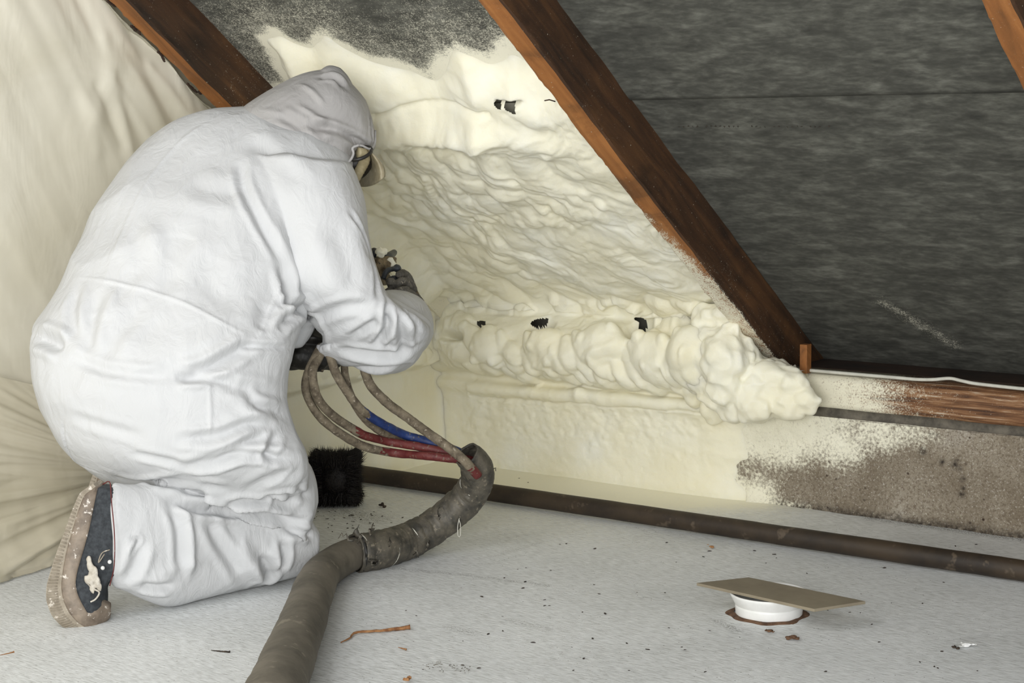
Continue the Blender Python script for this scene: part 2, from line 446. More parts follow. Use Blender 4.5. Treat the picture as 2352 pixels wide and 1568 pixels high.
# ------------------------------------------------------------------ ceiling (felt underlay)
def felt_sheet(name, s0, s1, off, x0=-0.35, x1=4.2):
    xs = np.arange(x0, x1, 0.012 if True else 1); ss = np.arange(s0, s1+0.001, 0.012)
    X, Sg = np.meshgrid(xs, ss, indexing='ij')
    d = dist_poly(X, Sg, foam_poly)
    d = np.where(X > 1.02, -1, d)
    w = 0.004*fbm(X*1.5, Sg*3, 3.1, 3)+0.010*vn(X*1.1+4, Sg*1.0, 7)
    w = np.where(s0 > 0.9, w, w)
    V = np.array([0, 0, Z0])+X[..., None]*np.array([1, 0, 0])+Sg[..., None]*DN+(off+w*0.35)[..., None]*NR
    spray = sstep(-0.045, 0.02, d+0.02*fbm(X*14, Sg*14, 2, 3))*0.95
    # faint streak of mist low in the right-hand bay
    a = np.array(roof(2030, 700, RD)); b = np.array(roof(2190, 795, RD))
    au, bu = np.array([a[0], (a-[0, 0, Z0])@DN]), np.array([b[0], (b-[0, 0, Z0])@DN])
    e = bu-au; t = np.clip(((X-au[0])*e[0]+(Sg-au[1])*e[1])/(e@e), 0, 1)
    dd = np.hypot(X-au[0]-t*e[0], Sg-au[1]-t*e[1])
    spray = np.maximum(spray, 0.38*np.exp(-(dd/0.035)**2))
    # mist over the strip of felt beside the left rafter
    spray = np.maximum(spray, np.where(X < 1.02, 0.32*sstep(0.30, 0.0, -d)+0.10, 0))
    return mesh_obj(name, V.reshape(-1, 3), grid_faces(*X.shape)[:, ::-1], M['felt'], attrs={'spray': spray})
s_seam = 0.5*sum(((roof(px, py, RD)-np.array([0, 0, Z0]))@DN) for px, py in ((1475, 226), (2348, 212)))
tag(felt_sheet('ceiling', -0.32, s_seam+0.05, RD+0.004), 'lower strip of grey roofing felt under the rafters', kind='structure')
tag(felt_sheet('ceiling', s_seam, 3.4, RD-0.001), 'upper strip of grey roofing felt lapped over the lower strip', kind='structure')
for o in S.objects:
    if o.name.startswith('ceiling'):
        sm = o.modifiers.new('t', 'SOLIDIFY'); sm.thickness = 0.003; sm.offset = 1

# ------------------------------------------------------------------ rafters
def rafter(x, s1, label, seed, spray_fn=None, mats=None):
    n = 520; ss = np.linspace(-0.28, s1, n)
    nb, nsd = 10, 16
    sec = [(u, 0.0, 1) for u in np.linspace(0.06, 0.94, nb)]+[(1.0, 0.035*1, 0)]
    sec += [(1.0, v, 0) for v in np.linspace(0.06, 1, nsd)]+[(u, 1, 0) for u in (0.5,)]+[(0.0, v, 0) for v in np.linspace(1, 0.05, 8)]
    k = len(sec); V = np.empty((n, k, 3)); att = np.zeros((n, k))
    for j, (u, v, bt) in enumerate(sec):
        ex = 0.0025*fbm(ss*9+j*0.15, seed+j*0.1, seed, 3)+0.004*vn(ss*1.3, seed, 5)
        eo = 0.0022*fbm(ss*9+j*0.12, seed+7+j*0.1, seed, 3)
        if j in (0,): eo = eo+0.004*np.abs(fbm(ss*22, seed, 4, 3)); ex = ex+0.004*np.clip(fbm(ss*30, seed, 9, 3), 0, 2)
        P = np.array([x, 0, Z0])+(u*RW+ex)[:, None]*np.array([1., 0, 0])+ss[:, None]*DN+(v*(RD+0.004)+eo)[:, None]*NR
        P[:, 2] = np.maximum(P[:, 2], 0.343)
        V[:, j] = P
        if spray_fn: att[:, j] = spray_fn(ss, u, v)
    Fg = grid_faces(n, k, True)
    V2 = V.reshape(-1, 3)
    o = mesh_obj('roof_rafter', V2, Fg[:, ::-1], M['raft'], smooth=True, attrs={'spray': att})
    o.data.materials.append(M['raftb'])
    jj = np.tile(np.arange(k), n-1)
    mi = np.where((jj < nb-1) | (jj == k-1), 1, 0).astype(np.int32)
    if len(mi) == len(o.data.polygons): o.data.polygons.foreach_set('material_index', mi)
    o.data.set_sharp_from_angle(angle=radians(32))
    return tag(o, label, 'rafter', 'roof rafters')
def s_of(px, py, x=1.025):
    p = at(px, py, (1, 0, 0), x); return (p-np.array([x, 0, Z0]))@DN
sA, sB, sC = s_of(1410, 400), s_of(1510, 536), s_of(1640, 720)
def spray2(ss, u, v):
    base = sstep(sA+0.05, sC, ss)
    ss = np.asarray(ss)
    if v > 0.02: return 0.10*base*(1-v)
    return np.clip(0.18+base*1.05-(u*0.80)*(1-0.70*sstep(sB-0.1, sC-0.05, ss))+0.12*fbm(ss*22, u*4, 3, 3), 0, 0.80-0.22*u)*sstep(sA+0.16, sA-0.06, ss)
rafter(RX[0], 3.0, 'dark brown sloping rafter at upper left beside the plastic sheet, running behind the person', 1.0,
       lambda ss, u, v: 0.9*sstep(0.95, 0.75, ss)+0.12*sstep(1.3, 0.95, ss))
rafter(RX[1], 3.0, 'central brown sloping rafter with foam mist on its underside, right of the sprayed foam', 2.3, spray2)
rafter(RX[2], 3.0, 'light orange-brown rafter cut off by the top right corner', 4.1)

# ------------------------------------------------------------------ floor
def build_floor():
    xs = np.arange(-0.4, 4.4, 0.012); ys = np.arange(-4.6, 0.02, 0.012)
    X, Y = np.meshgrid(xs, ys, indexing='ij')
    Z = 0.0018*fbm(X*2.5, Y*2.5, 1, 3)
    sp = sstep(-0.42, -0.12, Y+0.05*fbm(X*3, Y*6, 2, 3))*sstep(1.35, 0.85, X+0.1*fbm(X*5, Y*5, 8, 3))
    sp = np.maximum(sp, 0.36*sstep(-0.9, -0.45, Y)*sstep(1.6, 0.5, X))
    def near(poly, w, k=1.0):
        d = np.full(X.shape, 9.)
        for a, b in zip(poly[:-1], poly[1:]):
            a, b = np.array(fl(*a))[:2], np.array(fl(*b))[:2]; e = b-a
            t = np.clip(((X-a[0])*e[0]+(Y-a[1])*e[1])/(e@e), 0, 1)
            d = np.minimum(d, np.hypot(X-a[0]-t*e[0], Y-a[1]-t*e[1]))
        return k*np.exp(-(d/w)**2)
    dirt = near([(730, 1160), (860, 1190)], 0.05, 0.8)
    dirt = np.maximum(dirt, near([(870, 1300), (1050, 1318), (1260, 1345)], 0.008, 0.8))
    dirt = np.maximum(dirt, near([(1130, 1280), (1240, 1245)], 0.008, 0.45))
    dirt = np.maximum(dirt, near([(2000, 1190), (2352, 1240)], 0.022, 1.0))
    dirt = np.maximum(dirt, near([(1640, 1425), (1700, 1450)], 0.012, 0.7))
    dirt = np.maximum(dirt, near([(1030, 1440), (1090, 1456)], 0.014, 0.5))
    dirt = np.maximum(dirt, near([(1170, 1425), (1260, 1445)], 0.012, 0.5))
    o = mesh_obj('floor', np.stack([X, Y, Z], -1).reshape(-1, 3), grid_faces(*X.shape)[:, ::-1], M['floor'], attrs={'spray': sp*0.9, 'dirt': dirt})
    tag(o, 'whitewashed attic floor boards', kind='structure')
build_floor()

# ------------------------------------------------------------------ knee wall, ledge, plate
def build_knee():
    xs = np.arange(-0.3, 4.3, 0.006); zs = np.linspace(-0.01, 0.238, 44)
    X, Z = np.meshgrid(xs, zs, indexing='ij')
    Y = 0.003*fbm(X*6, Z*9, 3, 4)+0.0015*fbm(X*40, Z*40, 3, 2)
    Y = Y-0.012*np.exp(-Z/0.02)*(0.6+0.6*fbm(X*12, Z*4, 2, 3))*(X > 1.0)
    bx = 1.34-0.36*sstep(0.22, 0.06, Z)+0.10*sstep(0.05, 0.0, Z)     # edge of the overspray
    sp = sstep(0.22, -0.10, X-bx+0.09*fbm(X*7, Z*9, 6, 4))
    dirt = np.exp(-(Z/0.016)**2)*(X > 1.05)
    # one dark drip mark and a cluster of pits
    for (px, py, r) in [(2205, 1075, .006), (2212, 1100, .007), (2213, 1120, .006), (2150, 1000, .006), (2120, 1035, .009), (2195, 1065, .010), (2165, 1060, .007), (2210, 1135, .008), (2138, 998, .006)]:
        p = at(px, py, (0, 1, 0), 0); dirt = np.maximum(dirt, 1.3*np.exp(-((X-p[0])**2+(Z-p[2])**2)/r**2))
    o = mesh_obj('wall_back', np.stack([X, Y, Z], -1).reshape(-1, 3), grid_faces(*X.shape), M['plaster'], attrs={'spray': sp, 'dirt': dirt})
    tag(o, 'low plastered knee wall, brown and stained at right', kind='structure')
    # shaded mortar joint under the plate
    ys = [(0.0, 0.236), (0.014, 0.239), (0.016, 0.262), (0.10, 0.262)]
    X = np.arange(-0.3, 4.3, 0.01)
    V = np.stack([np.stack([X, np.full_like(X, y)+0.002*fbm(X*20, z*50, 1, 2), np.full_like(X, z)], -1) for y, z in ys], 1)
    o = mesh_obj('trim_1', V.reshape(-1, 3), grid_faces(len(X), 4), M['ledge'])
    tag(o, 'grey mortar joint between the knee wall and the timber plate', kind='structure')
    # timber wall plate
    sec = [(-0.004, 0.262), (-0.005, 0.275), (-0.004, 0.30), (-0.003, 0.325), (0.0, 0.333), (0.012, 0.340), (0.05, 0.342), (0.10, 0.342), (0.10, 0.262)]
    X = np.arange(-0.3, 4.3, 0.012); k = len(sec)
    V = np.empty((len(X), k, 3)); a = np.empty((len(X), k))
    for j, (y, z) in enumerate(sec):
        V[:, j, 0] = X; V[:, j, 1] = y+0.0015*fbm(X*8, j*0.3, 2, 3); V[:, j, 2] = z+0.001*fbm(X*8, j*.3, 5, 3)
        a[:, j] = sstep(1.62, 1.18, X+0.05*vn(X*9, j))*0.95
    o = mesh_obj('timber_wall_plate', V.reshape(-1, 3), grid_faces(len(X), k, True), M['plate'], attrs={'spray': a})
    tag(o, 'long weathered brown timber plate lying on top of the low plastered wall', 'timber')
build_knee()

# back of the eaves, closing the dark gap under the felt
o = mesh_obj('wall_eaves', *box_geo((2, 0.27, 0.30), (2.3, 0.01, 0.12)), M['dark'], smooth=False)
tag(o, 'dark back of the eaves', kind='structure')
o = mesh_obj('trim_2', *box_geo((2, 0.185, 0.335), (2.3, 0.08, 0.008)), M['dark'], smooth=False)
tag(o, 'dark board behind the timber plate', kind='structure')

# ------------------------------------------------------------------ foam
def profile(kind):
    if kind == 'A':
        c = [(-.016, -.02), (-.020, .06), (-.022, .13), (-.026, .195), (-.040, .222), (-.040, .240), (-.026, .258), (-.060, .275), (-.105, .305),
             (-.125, .350), (-.110, .400), (-.060, .432), (-.012, .452), (-.030, .492), (-.085, .525)]
    else:
        c = [(-.006, -.02), (-.008, .06), (-.010, .13), (-.016, .195), (-.024, .222), (-.030, .240), (-.040, .258), (-.070, .275), (-.088, .300),
             (-.070, .330), (-.040, .350), (.00, .352), (.04, .345), (.07, .335), (.09, .33)]
    c = [np.array([0, y, z]) for y, z in c]
    offA = 0.060 if kind == 'A' else 0.16
    for s in (0.24, 0.34, 0.5, 0.8, 1.2, 1.6):
        c.append(rp(0, s, offA))
    return c
def build_foam():
    NS = 760
    # same spacing parameter for both profiles
    ca, cb = profile('A'), profile('B')
    def dense(c):
        P = np.array(c); tt = np.arange(len(P))
        seg = np.linalg.norm(np.array(ca)[1:]-np.array(ca)[:-1], axis=1); cum = np.concatenate([[0], np.cumsum(seg)])
        s = np.linspace(0, cum[-1], NS); idx = np.interp(s, cum, tt)
        Q = np.vstack([2*P[0]-P[1], P, 2*P[-1]-P[-2]]); out = []
        for v in idx:
            i = min(int(v), len(P)-2); u = v-i
            p0, p1, p2, p3 = Q[i:i+4]
            out.append(0.5*((2*p1)+(-p0+p2)*u+(2*p0-5*p1+4*p2-p3)*u*u+(-p0+3*p1-3*p2+p3)*u**3))
        return np.array(out), s
    PA, sv = dense(ca); PB, _ = dense(cb)
    xs = np.arange(-0.02, 1.46, 0.0030)
    X, SV = np.meshgrid(xs, sv, indexing='ij')
    w = sstep(0.98, 1.16, X)[..., None]
    base = PA[None]*(1-w)+PB[None]*w
    base[..., 0] = X
    # wander of the roll
    tang = np.gradient(base, axis=1); tang /= np.linalg.norm(tang, axis=2)[..., None]+1e-9
    nor = np.cross(tang, np.array([1., 0, 0]))      # points into the room
    if nor[100, 100, 1] > 0: nor = -nor
    PXX, PYY = project(base.reshape(-1, 3)); PXX = PXX.reshape(X.shape); PYY = PYY.reshape(X.shape)
    SR = (base-np.array([0, 0, Z0]))@DN      # slope coordinate
    DEP = (base-CAM)@Fv
    H = np.zeros_like(X)
    on_slope = sstep(0.10, 0.20, SR)
    roll = np.exp(-((PYY-815-0.05*(PXX-1300))/52)**2)*(1-on_slope)
    low = sstep(0.26, 0.22, base[..., 2])
    # broad relief
    H += on_slope*(0.018*fbm(X*4.5, SR*2.6, 1.0, 3))
    H += low*(0.0022*fbm(X*28, SV*34, 4.0, 3)*sstep(0.02, 0.12, base[..., 2])+0.004*fbm(X*5, SV*6, 5.0, 2))
    H += roll*(0.026*fbm(X*6.5, SV*7, 2.2, 3))+0.006*fbm(X*13+2*fbm(X*6, SV*6, 1, 2), SV*13, 6.6, 3)*sstep(0.25, 0.29, base[..., 2])
    # ---- blobs: (x, s) bumps with rounded caps, joined by max so that creases form between them
    dx = xs[1]-xs[0]; ds = sv[1]-sv[0]
    G = np.zeros_like(X)
    def blob(cx, cs, rx, rs, h, ang=0., p=0.5, G=G):
        R = max(rx, rs)
        i0, i1 = int((cx-R-xs[0])/dx), int((cx+R-xs[0])/dx)+2; j0, j1 = int((cs-R)/ds), int((cs+R)/ds)+2
        i0, j0 = max(i0, 0), max(j0, 0); i1, j1 = min(i1, X.shape[0]), min(j1, X.shape[1])
        if i1 <= i0 or j1 <= j0: return
        a, b = X[i0:i1, j0:j1]-cx, SV[i0:i1, j0:j1]-cs
        u = (a*cos(ang)+b*sin(ang))/rx; v = (-a*sin(ang)+b*cos(ang))/rs
        q = np.clip(1-u*u-v*v, 0, 1)**p*h
        G[i0:i1, j0:j1] = np.maximum(G[i0:i1, j0:j1], q)
    def loc(px, py):
        q = (PXX-px)**2+(PYY-py)**2+np.where(X < 0, 1e6, 0)
        k = np.argmin(np.where(q < max(q.min()*1.5, 14.0), DEP, 1e9)); i, j = np.unravel_index(k, X.shape)
        return xs[i], sv[j]
    rnd = random.Random(5)
    # bubbly zone
    def zone(poly, n, r0, r1, h0, h1, asp=1.0, ang=0.0, angv=0.5, p=1.0):
        poly = np.array(poly, float); lo, hi = poly.min(0), poly.max(0); k = 0
        while k < n:
            px, py = rnd.uniform(lo[0], hi[0]), rnd.uniform(lo[1], hi[1])
            if dist_poly(np.array([px]), np.array([py]), poly)[0] < 0: continue
            k += 1
            # pixel -> grid through the nearest sample of a coarse lookup
            cx, cs = look(px, py)
            t = rnd.random()**1.6; r = r0+(r1-r0)*t
            blob(cx, cs, r, r*rnd.uniform(0.6, 1.0)*asp, h0+(h1-h0)*t, ang+rnd.uniform(-angv, angv), p)
    cXX, cYY = PXX[::6, ::6].copy(), PYY[::6, ::6].copy(); cX, cS = X[::6, ::6], SV[::6, ::6]
    def look(px, py):
        k = np.argmin((cXX-px)**2+(cYY-py)**2); return cX.flat[k]+rnd.uniform(-.008, .008), cS.flat[k]+rnd.uniform(-.008, .008)
    zone([(840, 350), (1080, 330), (1380, 430), (1400, 520), (1150, 560), (860, 560)], 130, .018, .055, .008, .024, 2.0, 0.0, 0.35)
    zone([(860, 330), (1150, 360), (1250, 470), (1000, 520), (860, 450)], 60, .012, .024, .008, .018, 2.4, -0.3, 0.3)
    zone([(850, 540), (1150, 540), (1250, 680), (950, 700), (870, 640)], 100, .018, .055, .008, .024, 2.0, 0, .35)
    zone([(850, 420), (925, 520), (1040, 700), (960, 725), (850, 600)], 150, .012, .034, .008, .018, 1.6, 0, 0.6, 0.6)
    zone([(1150, 520), (1500, 560), (1600, 680), (1250, 680)], 40, .03, .08, .003, .009, 1.8, 0, .35)
    zone([(700, 100), (1150, 130), (1250, 230), (860, 240)], 70, .03, .08, .005, .015, 1.6, 0.2)
    zone([(860, 270), (1250, 250), (1350, 400), (900, 330)], 50, .03, .08, .004, .014, 1.2, 0.1, 0.3)
    zone([(930, 390), (1140, 390), (1230, 530), (960, 520)], 170, .008, .020, .005, .011, 2.0, 0.2, 0.4, 0.6)
    zone([(1150, 430), (1300, 420), (1380, 520), (1200, 540)], 60, .012, .024, .005, .010, 2.0, 0.1, .3)
    for a, b, c, d, r in [(1018, 372, 1050, 440, .016), (1060, 395, 1110, 480, .014), (1150, 400, 1180, 450, .013), (1210, 440, 1250, 480, .015), (980, 400, 1010, 470, .014), (1290, 380, 1330, 400, .02)]:
        p, q = np.array(loc(a, b)), np.array(loc(c, d))
        for t in np.linspace(0, 1, 10): blob(*(p*(1-t)+q*t), r*(1+.15*sin(t*9)), r, .017, 0)
    # lobes over the valley
    for px, py, r, h in [(1000, 690, .05, .030), (1050, 702, .04, .028), (1100, 705, .045, .034), (1160, 700, .06, .036), (1205, 712, .035, .036),
                         (1300, 702, .05, .020), (1370, 705, .05, .022), (1430, 690, .03, .026), (1455, 700, .026, .028), (1495, 735, .035, .036), (1530, 700, .06, .034),
                         (1590, 700, .06, .030), (1560, 740, .05, .030), (1400, 690, .025, .022), (960, 720, .05, .028), (1050, 740, .05, .020)]:
        cx, cs = loc(px, py); blob(cx, cs, r, r*0.8, h, rnd.uniform(-.4, .4))
        for _ in range(5): blob(cx+rnd.uniform(-r, r)*.7, cs+rnd.uniform(-r, r)*.5, r*.45, r*.38, h*rnd.uniform(.75, 1.1), rnd.uniform(-1, 1))
    # the fat roll: leaning overlapping lobes
    for px in range(1085, 1850, 30):
        for _ in range(rnd.choice((1, 2, 2))):
            py = 812+0.07*(px-1300)+rnd.uniform(-32, 34); cx, cs = loc(px+rnd.uniform(-10, 10), py)
            L = rnd.uniform(.045, .085); blob(cx, cs, rnd.uniform(.018, .034), L, rnd.uniform(.016, .030), rnd.uniform(0.25, .75))
    for px, py, r, h in [(1110, 800, .055, .036), (1240, 805, .07, .034), (1370, 790, .075, .038), (1490, 810, .07, .036), (1580, 800, .062, .046), (1690, 850, .085, .050),
                         (1780, 900, .06, .042), (1650, 770, .05, .035), (1720, 930, .045, .040), (1700, 900, .06, .040), (1830, 930, .05, .02)]:
        cx, cs = loc(px, py); blob(cx, cs, r, r*.95, h, 0.4, 0.6)
        for _ in range(6): blob(cx+rnd.uniform(-r, r)*.6, cs+rnd.uniform(-r, r)*.6, r*.35, r*.3, h*rnd.uniform(.8, 1.08), rnd.uniform(-1, 1))
    # drips under the roll
    for px in [1090, 1125, 1180, 1205, 1215, 1270, 1300, 1330, 1378, 1392, 1440, 1475, 1500, 1510, 1560, 1590, 1610, 1645]:
        py = 858+0.085*(px-1100)*0.9+rnd.uniform(-8, 8); cx, cs = loc(px, py)
        blob(cx, cs, rnd.uniform(.012, .030), rnd.uniform(.03, .05), rnd.uniform(.010, .020), rnd.uniform(.1, .6))
    for px in (1600, 1635, 1672, 1700, 1745, 1790):
        cx, cs = loc(px, 925+rnd.uniform(-14, 22)); blob(cx, cs, .026, .040, .036, .3)
    # bumps of the sprayed wall just under the roll
    zone([(1080, 905), (1500, 950), (1700, 980), (1400, 1010), (1080, 1000)], 520, .008, .020, .0015, .0045, 0.8)
    G2 = G.copy()
    for _ in range(2):     # soften the caps a touch
        G2[1:-1, 1:-1] = (G2[1:-1, 1:-1]*2+G2[:-2, 1:-1]+G2[2:, 1:-1]+G2[1:-1, :-2]+G2[1:-1, 2:])/6
    H += G2
    # open pockets
    for px, py, rx, rs, dph in []+0*[(1242, 734, .030, .014, .06), (1468, 738, .030, .020, .075), (1168, 246, .020, .007, .05), (1143, 243, .008, .005, .03), (1108, 741, .02, .008, .03),
                                (1660, 745, .012, .010, .05)]:
        cx, cs = loc(px, py); H -= dph*np.exp(-(((X-cx)/rx)**2+((SV-cs)/rs)**2)**1.5)
    # horizontal swell high on the slope, with the crease above it
    for px0, py0, px1, py1, wd, hh in [(850, 300, 1110, 300, .035, .034), (1110, 285, 1260, 330, .04, .024), (860, 262, 1120, 262, .007, -.016), (1060, 300, 1260, 350, .02, .010),
                                        (870, 320, 900, 470, .01, -.010), (1080, 893, 1330, 908, .016, .012), (1330, 908, 1640, 935, .018, .013), (1080, 912, 1640, 950, .004, -.006), (860, 470, 960, 520, .02, .014)]:
        a, b = np.array(loc(px0, py0)), np.array(loc(px1, py1)); e = b-a
        t = np.clip(((X-a[0])*e[0]+(SV-a[1])*e[1])/(e@e), 0, 1)
        d = np.hypot(X-a[0]-t*e[0], SV-a[1]-t*e[1]+0.006*vn(X*12, 3)); H += hh*np.exp(-(d/wd)**2)
    H += sstep(0.42, 0.28, base[..., 2])*0+0.0010*fbm(X*60, SV*60, 8, 2)
    # feather out towards the outline on the felt
    d = dist_poly(X, SR, foam_poly)
    f = sstep(-0.015, 0.15, d+0.012*fbm(X*16, SR*16, 3, 3))
    kb = np.hanning(17)[1:-1]; kb /= kb.sum()
    fp = np.pad(f, ((7, 7), (7, 7)), 'edge')
    fp = sum(kb[t]*fp[t:t+f.shape[0], :] for t in range(15)); f2 = sum(kb[t]*fp[:, t:t+f.shape[1]] for t in range(15))
    f = np.where(SR > 0.5, f2, f)
    felt_gap = RD-0.060
    H = np.where(on_slope > 0, H*f+(-(felt_gap+0.006))*(1-f)**1.3*on_slope, H)
    # cover the left rafter low down, stay behind it higher up
    cov = sstep(0.13, 0.045, X)*sstep(0.92, 0.80, SR)*on_slope
    H = H+cov*(0.074+0.012*fbm(X*10, SR*12, 12, 3))
    # fade to nothing along the right end of the wall
    e = sstep(1.25, 1.14, X+0.04*fbm(SV*10, X*3, 1, 3))
    e_low = sstep(1.06, 0.86, X+0.05*fbm(SV*12, X*3, 1, 3))
    mid = sstep(0.236, 0.262, base[..., 2])
    ee = e*mid+e_low*(1-mid)
    off_y = np.clip(-base[..., 1], 0, 0.3)
    P = base+nor*H[..., None]
    tgt = P.copy(); tgt[..., 1] = np.maximum(P[..., 1], 0.012); tgt[..., 2] = np.where(base[..., 2] > 0.30, np.minimum(P[..., 2], 0.332), P[..., 2])
    sel = (SR < 0.2) & (base[..., 2] < 0.50)
    P = np.where(sel[..., None], P*ee[..., None]+tgt*(1-ee)[..., None], P)
    qx, qy = project(P.reshape(-1, 3)); qx = qx.reshape(X.shape); qy = qy.reshape(X.shape); qd = (P-CAM)@Fv
    for px, py, rx, rs, dph in [(1240, 735, .028, .026, .14), (1468, 742, .028, .032, .15), (1168, 246, .022, .007, .06), (1143, 243, .010, .005, .04), (1105, 742, .03, .010, .05), (1655, 752, .012, .012, .05), (1030, 770, .04, .012, .05)]:
        q = (qx-px)**2+(qy-py)**2; k = np.argmin(np.where(q < max(q.min()*1.5, 16.0), qd, 1e9)); i, j = np.unravel_index(k, X.shape)
        P = P-nor*(dph*np.exp(-(((X-xs[i])/rx)**2+((SV-sv[j])/rs)**2)**1.5))[..., None]
    qx, qy = project(P.reshape(-1, 3)); qx = qx.reshape(X.shape); qy = qy.reshape(X.shape); qd = (P-CAM)@Fv
    hole = np.zeros(X.shape, bool)
    for px, py, a, b, tl in [(1240, 740, 19, 6, -.2), (1476, 746, 8, 10, .6), (1470, 734, 12, 4, .2), (1105, 741, 9, 3, .1)]:
        u, v = qx-px, qy-py; u, v = u*cos(tl)+v*sin(tl), -u*sin(tl)+v*cos(tl)
        hole |= (u/a)**2+(v/b)**2+(0.30*vn(X*60, SV*60, 3) if a > 14 else 0) < 1
    for px, py, rx, rs in [(1170, 246, .015, .007), (1141, 243, .007, .0035)]:
        q = (qx-px)**2+(qy-py)**2; k = np.argmin(np.where(q < max(q.min()*1.5, 16.0), qd, 1e9)); i, j = np.unravel_index(k, X.shape)
        a, b = X-xs[i], SV-sv[j]; hole |= ((a/rx)**2+((b+0.5*a)/rs)**2) < 1
    # keep the foam from poking through the middle rafter's visible underside
    inr = (X > 1.018) & (SR > 0.06)
    V = P.reshape(-1, 3)
    F1 = grid_faces(*X.shape)
    keep = ~((X > 1.10) & ((base[..., 1] > 0.012) & (base[..., 2] > 0.30) | (SR > 0.05)) | ((ee < 0.5) & (mid > 0.5)) | (ee < 0.02)).reshape(-1)
    keep &= ~((SR > 0.3) & (d < -0.03)).reshape(-1)
    keep &= ~((X > 1.028) & ((SR > 0.02) | (P[..., 2] > 0.362))).reshape(-1)
    keep &= ~hole.reshape(-1)
    keep &= ~((X > 1.17) & (base[..., 2] > 0.225)).reshape(-1)
    F1 = F1[keep[F1].all(1)]
    geoV, geoF = V, F1
    # foam on the left wall next to the corner
    ys = np.arange(-1.0, 0.03, 0.0035); zs = np.arange(-0.02, 1.0, 0.0035)
    Y2, Z2 = np.meshgrid(ys, zs, indexing='ij')
    top = Z0+0.10-Y2*tan(AL)
    h = 0.018+0.012*fbm(Y2*5, Z2*6, 21, 3)
    G3 = np.zeros_like(Y2)
    for _ in range(900):
        cy, cz = rnd.uniform(-0.75, 0.02), rnd.uniform(0.26, 1.0); r = rnd.uniform(.010, .04); hh = r*.36; a = rnd.uniform(-1, 1)
        i0, i1 = max(int((cy-r-ys[0])/.0035), 0), int((cy+r-ys[0])/.0035)+2; j0, j1 = max(int((cz-r-zs[0])/.0035), 0), int((cz+r-zs[0])/.0035)+2
        A, B = Y2[i0:i1, j0:j1]-cy, Z2[i0:i1, j0:j1]-cz
        if A.size: G3[i0:i1, j0:j1] = np.maximum(G3[i0:i1, j0:j1], np.clip(1-((A*cos(a)+B*sin(a))/r)**2-((B*cos(a)-A*sin(a))/(r*.7))**2, 0, 1)**.5*hh)
    upper = sstep(0.275, 0.30, Z2+0.02*fbm(Y2*8, Z2*2, 2, 3))
    Xw = upper*(h+G3+0.02)+(1-upper)*(0.006+0.004*fbm(Y2*9, Z2*2.5, 5, 3)+0.002*fbm(Y2*30, Z2*12, 5, 2))
    Xw = Xw+0.02*np.exp(-(-Y2/0.03)**2)*(1-upper)          # rounded fillet in the corner
    fade = sstep(-0.85, -0.55, Y2+0.06*fbm(Y2*5, Z2*5, 9, 3))
    Xw = Xw*fade-0.06*(1-fade)
    Zc = np.minimum(Z2, top)
    V3 = np.stack([Xw, Y2, Zc], -1).reshape(-1, 3)
    F3 = grid_faces(*Y2.shape)[:, ::-1]
    k3 = ((fade > 0.02) & (Z2 < top)).reshape(-1); F3 = F3[k3[F3].all(1)]+len(V)
    # curls of foam around the foot of the middle rafter
    parts = []
    for px, py, D, r in [(1640, 735, 4.50, (.05, .035, .04)), (1668, 722, 4.47, (.045, .03, .026)), (1650, 770, 4.46, (.045, .03, .024)), (1690, 795, 4.45, (.05, .03, .03)),
                         (1700, 850, 4.46, (.07, .05, .06)), (1770, 880, 4.42, (.07, .05, .05)), (1735, 915, 4.42, (.05, .045, .055)), (1690, 925, 4.46, (.045, .04, .045)), (1815, 885, 4.38, (.045, .035, .04)),
                         (1845, 915, 4.36, (.04, .025, .03)), (1620, 850, 4.52, (.07, .05, .06)), (1800, 925, 4.39, (.05, .03, .035)), (1590, 800, 4.56, (.055, .05, .05)), (1750, 850, 4.44, (.05, .03, .03)), (1665, 815, 4.48, (.06, .04, .04)), (1660, 790, 4.47, (.055, .04, .05)), (1650, 860, 4.48, (.05, .045, .055)), (1700, 805, 4.44, (.045, .035, .04)), (1645, 905, 4.49, (.04, .035, .035)), (1664, 820, 4.42, (.052, .045, .062)), (1662, 878, 4.43, (.045, .04, .05)), (1676, 780, 4.43, (.04, .035, .04))]:
        c = dep(px, py, D); parts.append(ball_geo(c, tuple(q*1.15 for q in r), 48, 32, jitter=0.16, seed=px*0.013)) if 1 else 0
    bv, bf = join(*parts); bv, bf = remesh((bv, bf), 0.0035, 3)
    nrm = vnormals(bv, bf); bv = bv+nrm*(0.007*fbm(bv[:, 0]*16, bv[:, 1]*16, bv[:, 2]*16, 3)-0.006*np.abs(vn(bv[:, 0]*26, bv[:, 1]*26, bv[:, 2]*26)))[:, None]
    bf = np.array([q if len(q) == 4 else q+(q[-1],) for q in bf])+len(V)+len(V3)
    allV = np.concatenate([V, V3, bv]); allF = np.concatenate([F1, F3, bf])
    o = mesh_obj('sprayed_foam', allV, allF, M['foam'])
    tag(o, 'lumpy cream insulation foam sprayed between the rafters and over the low wall', 'foam')
build_foam()

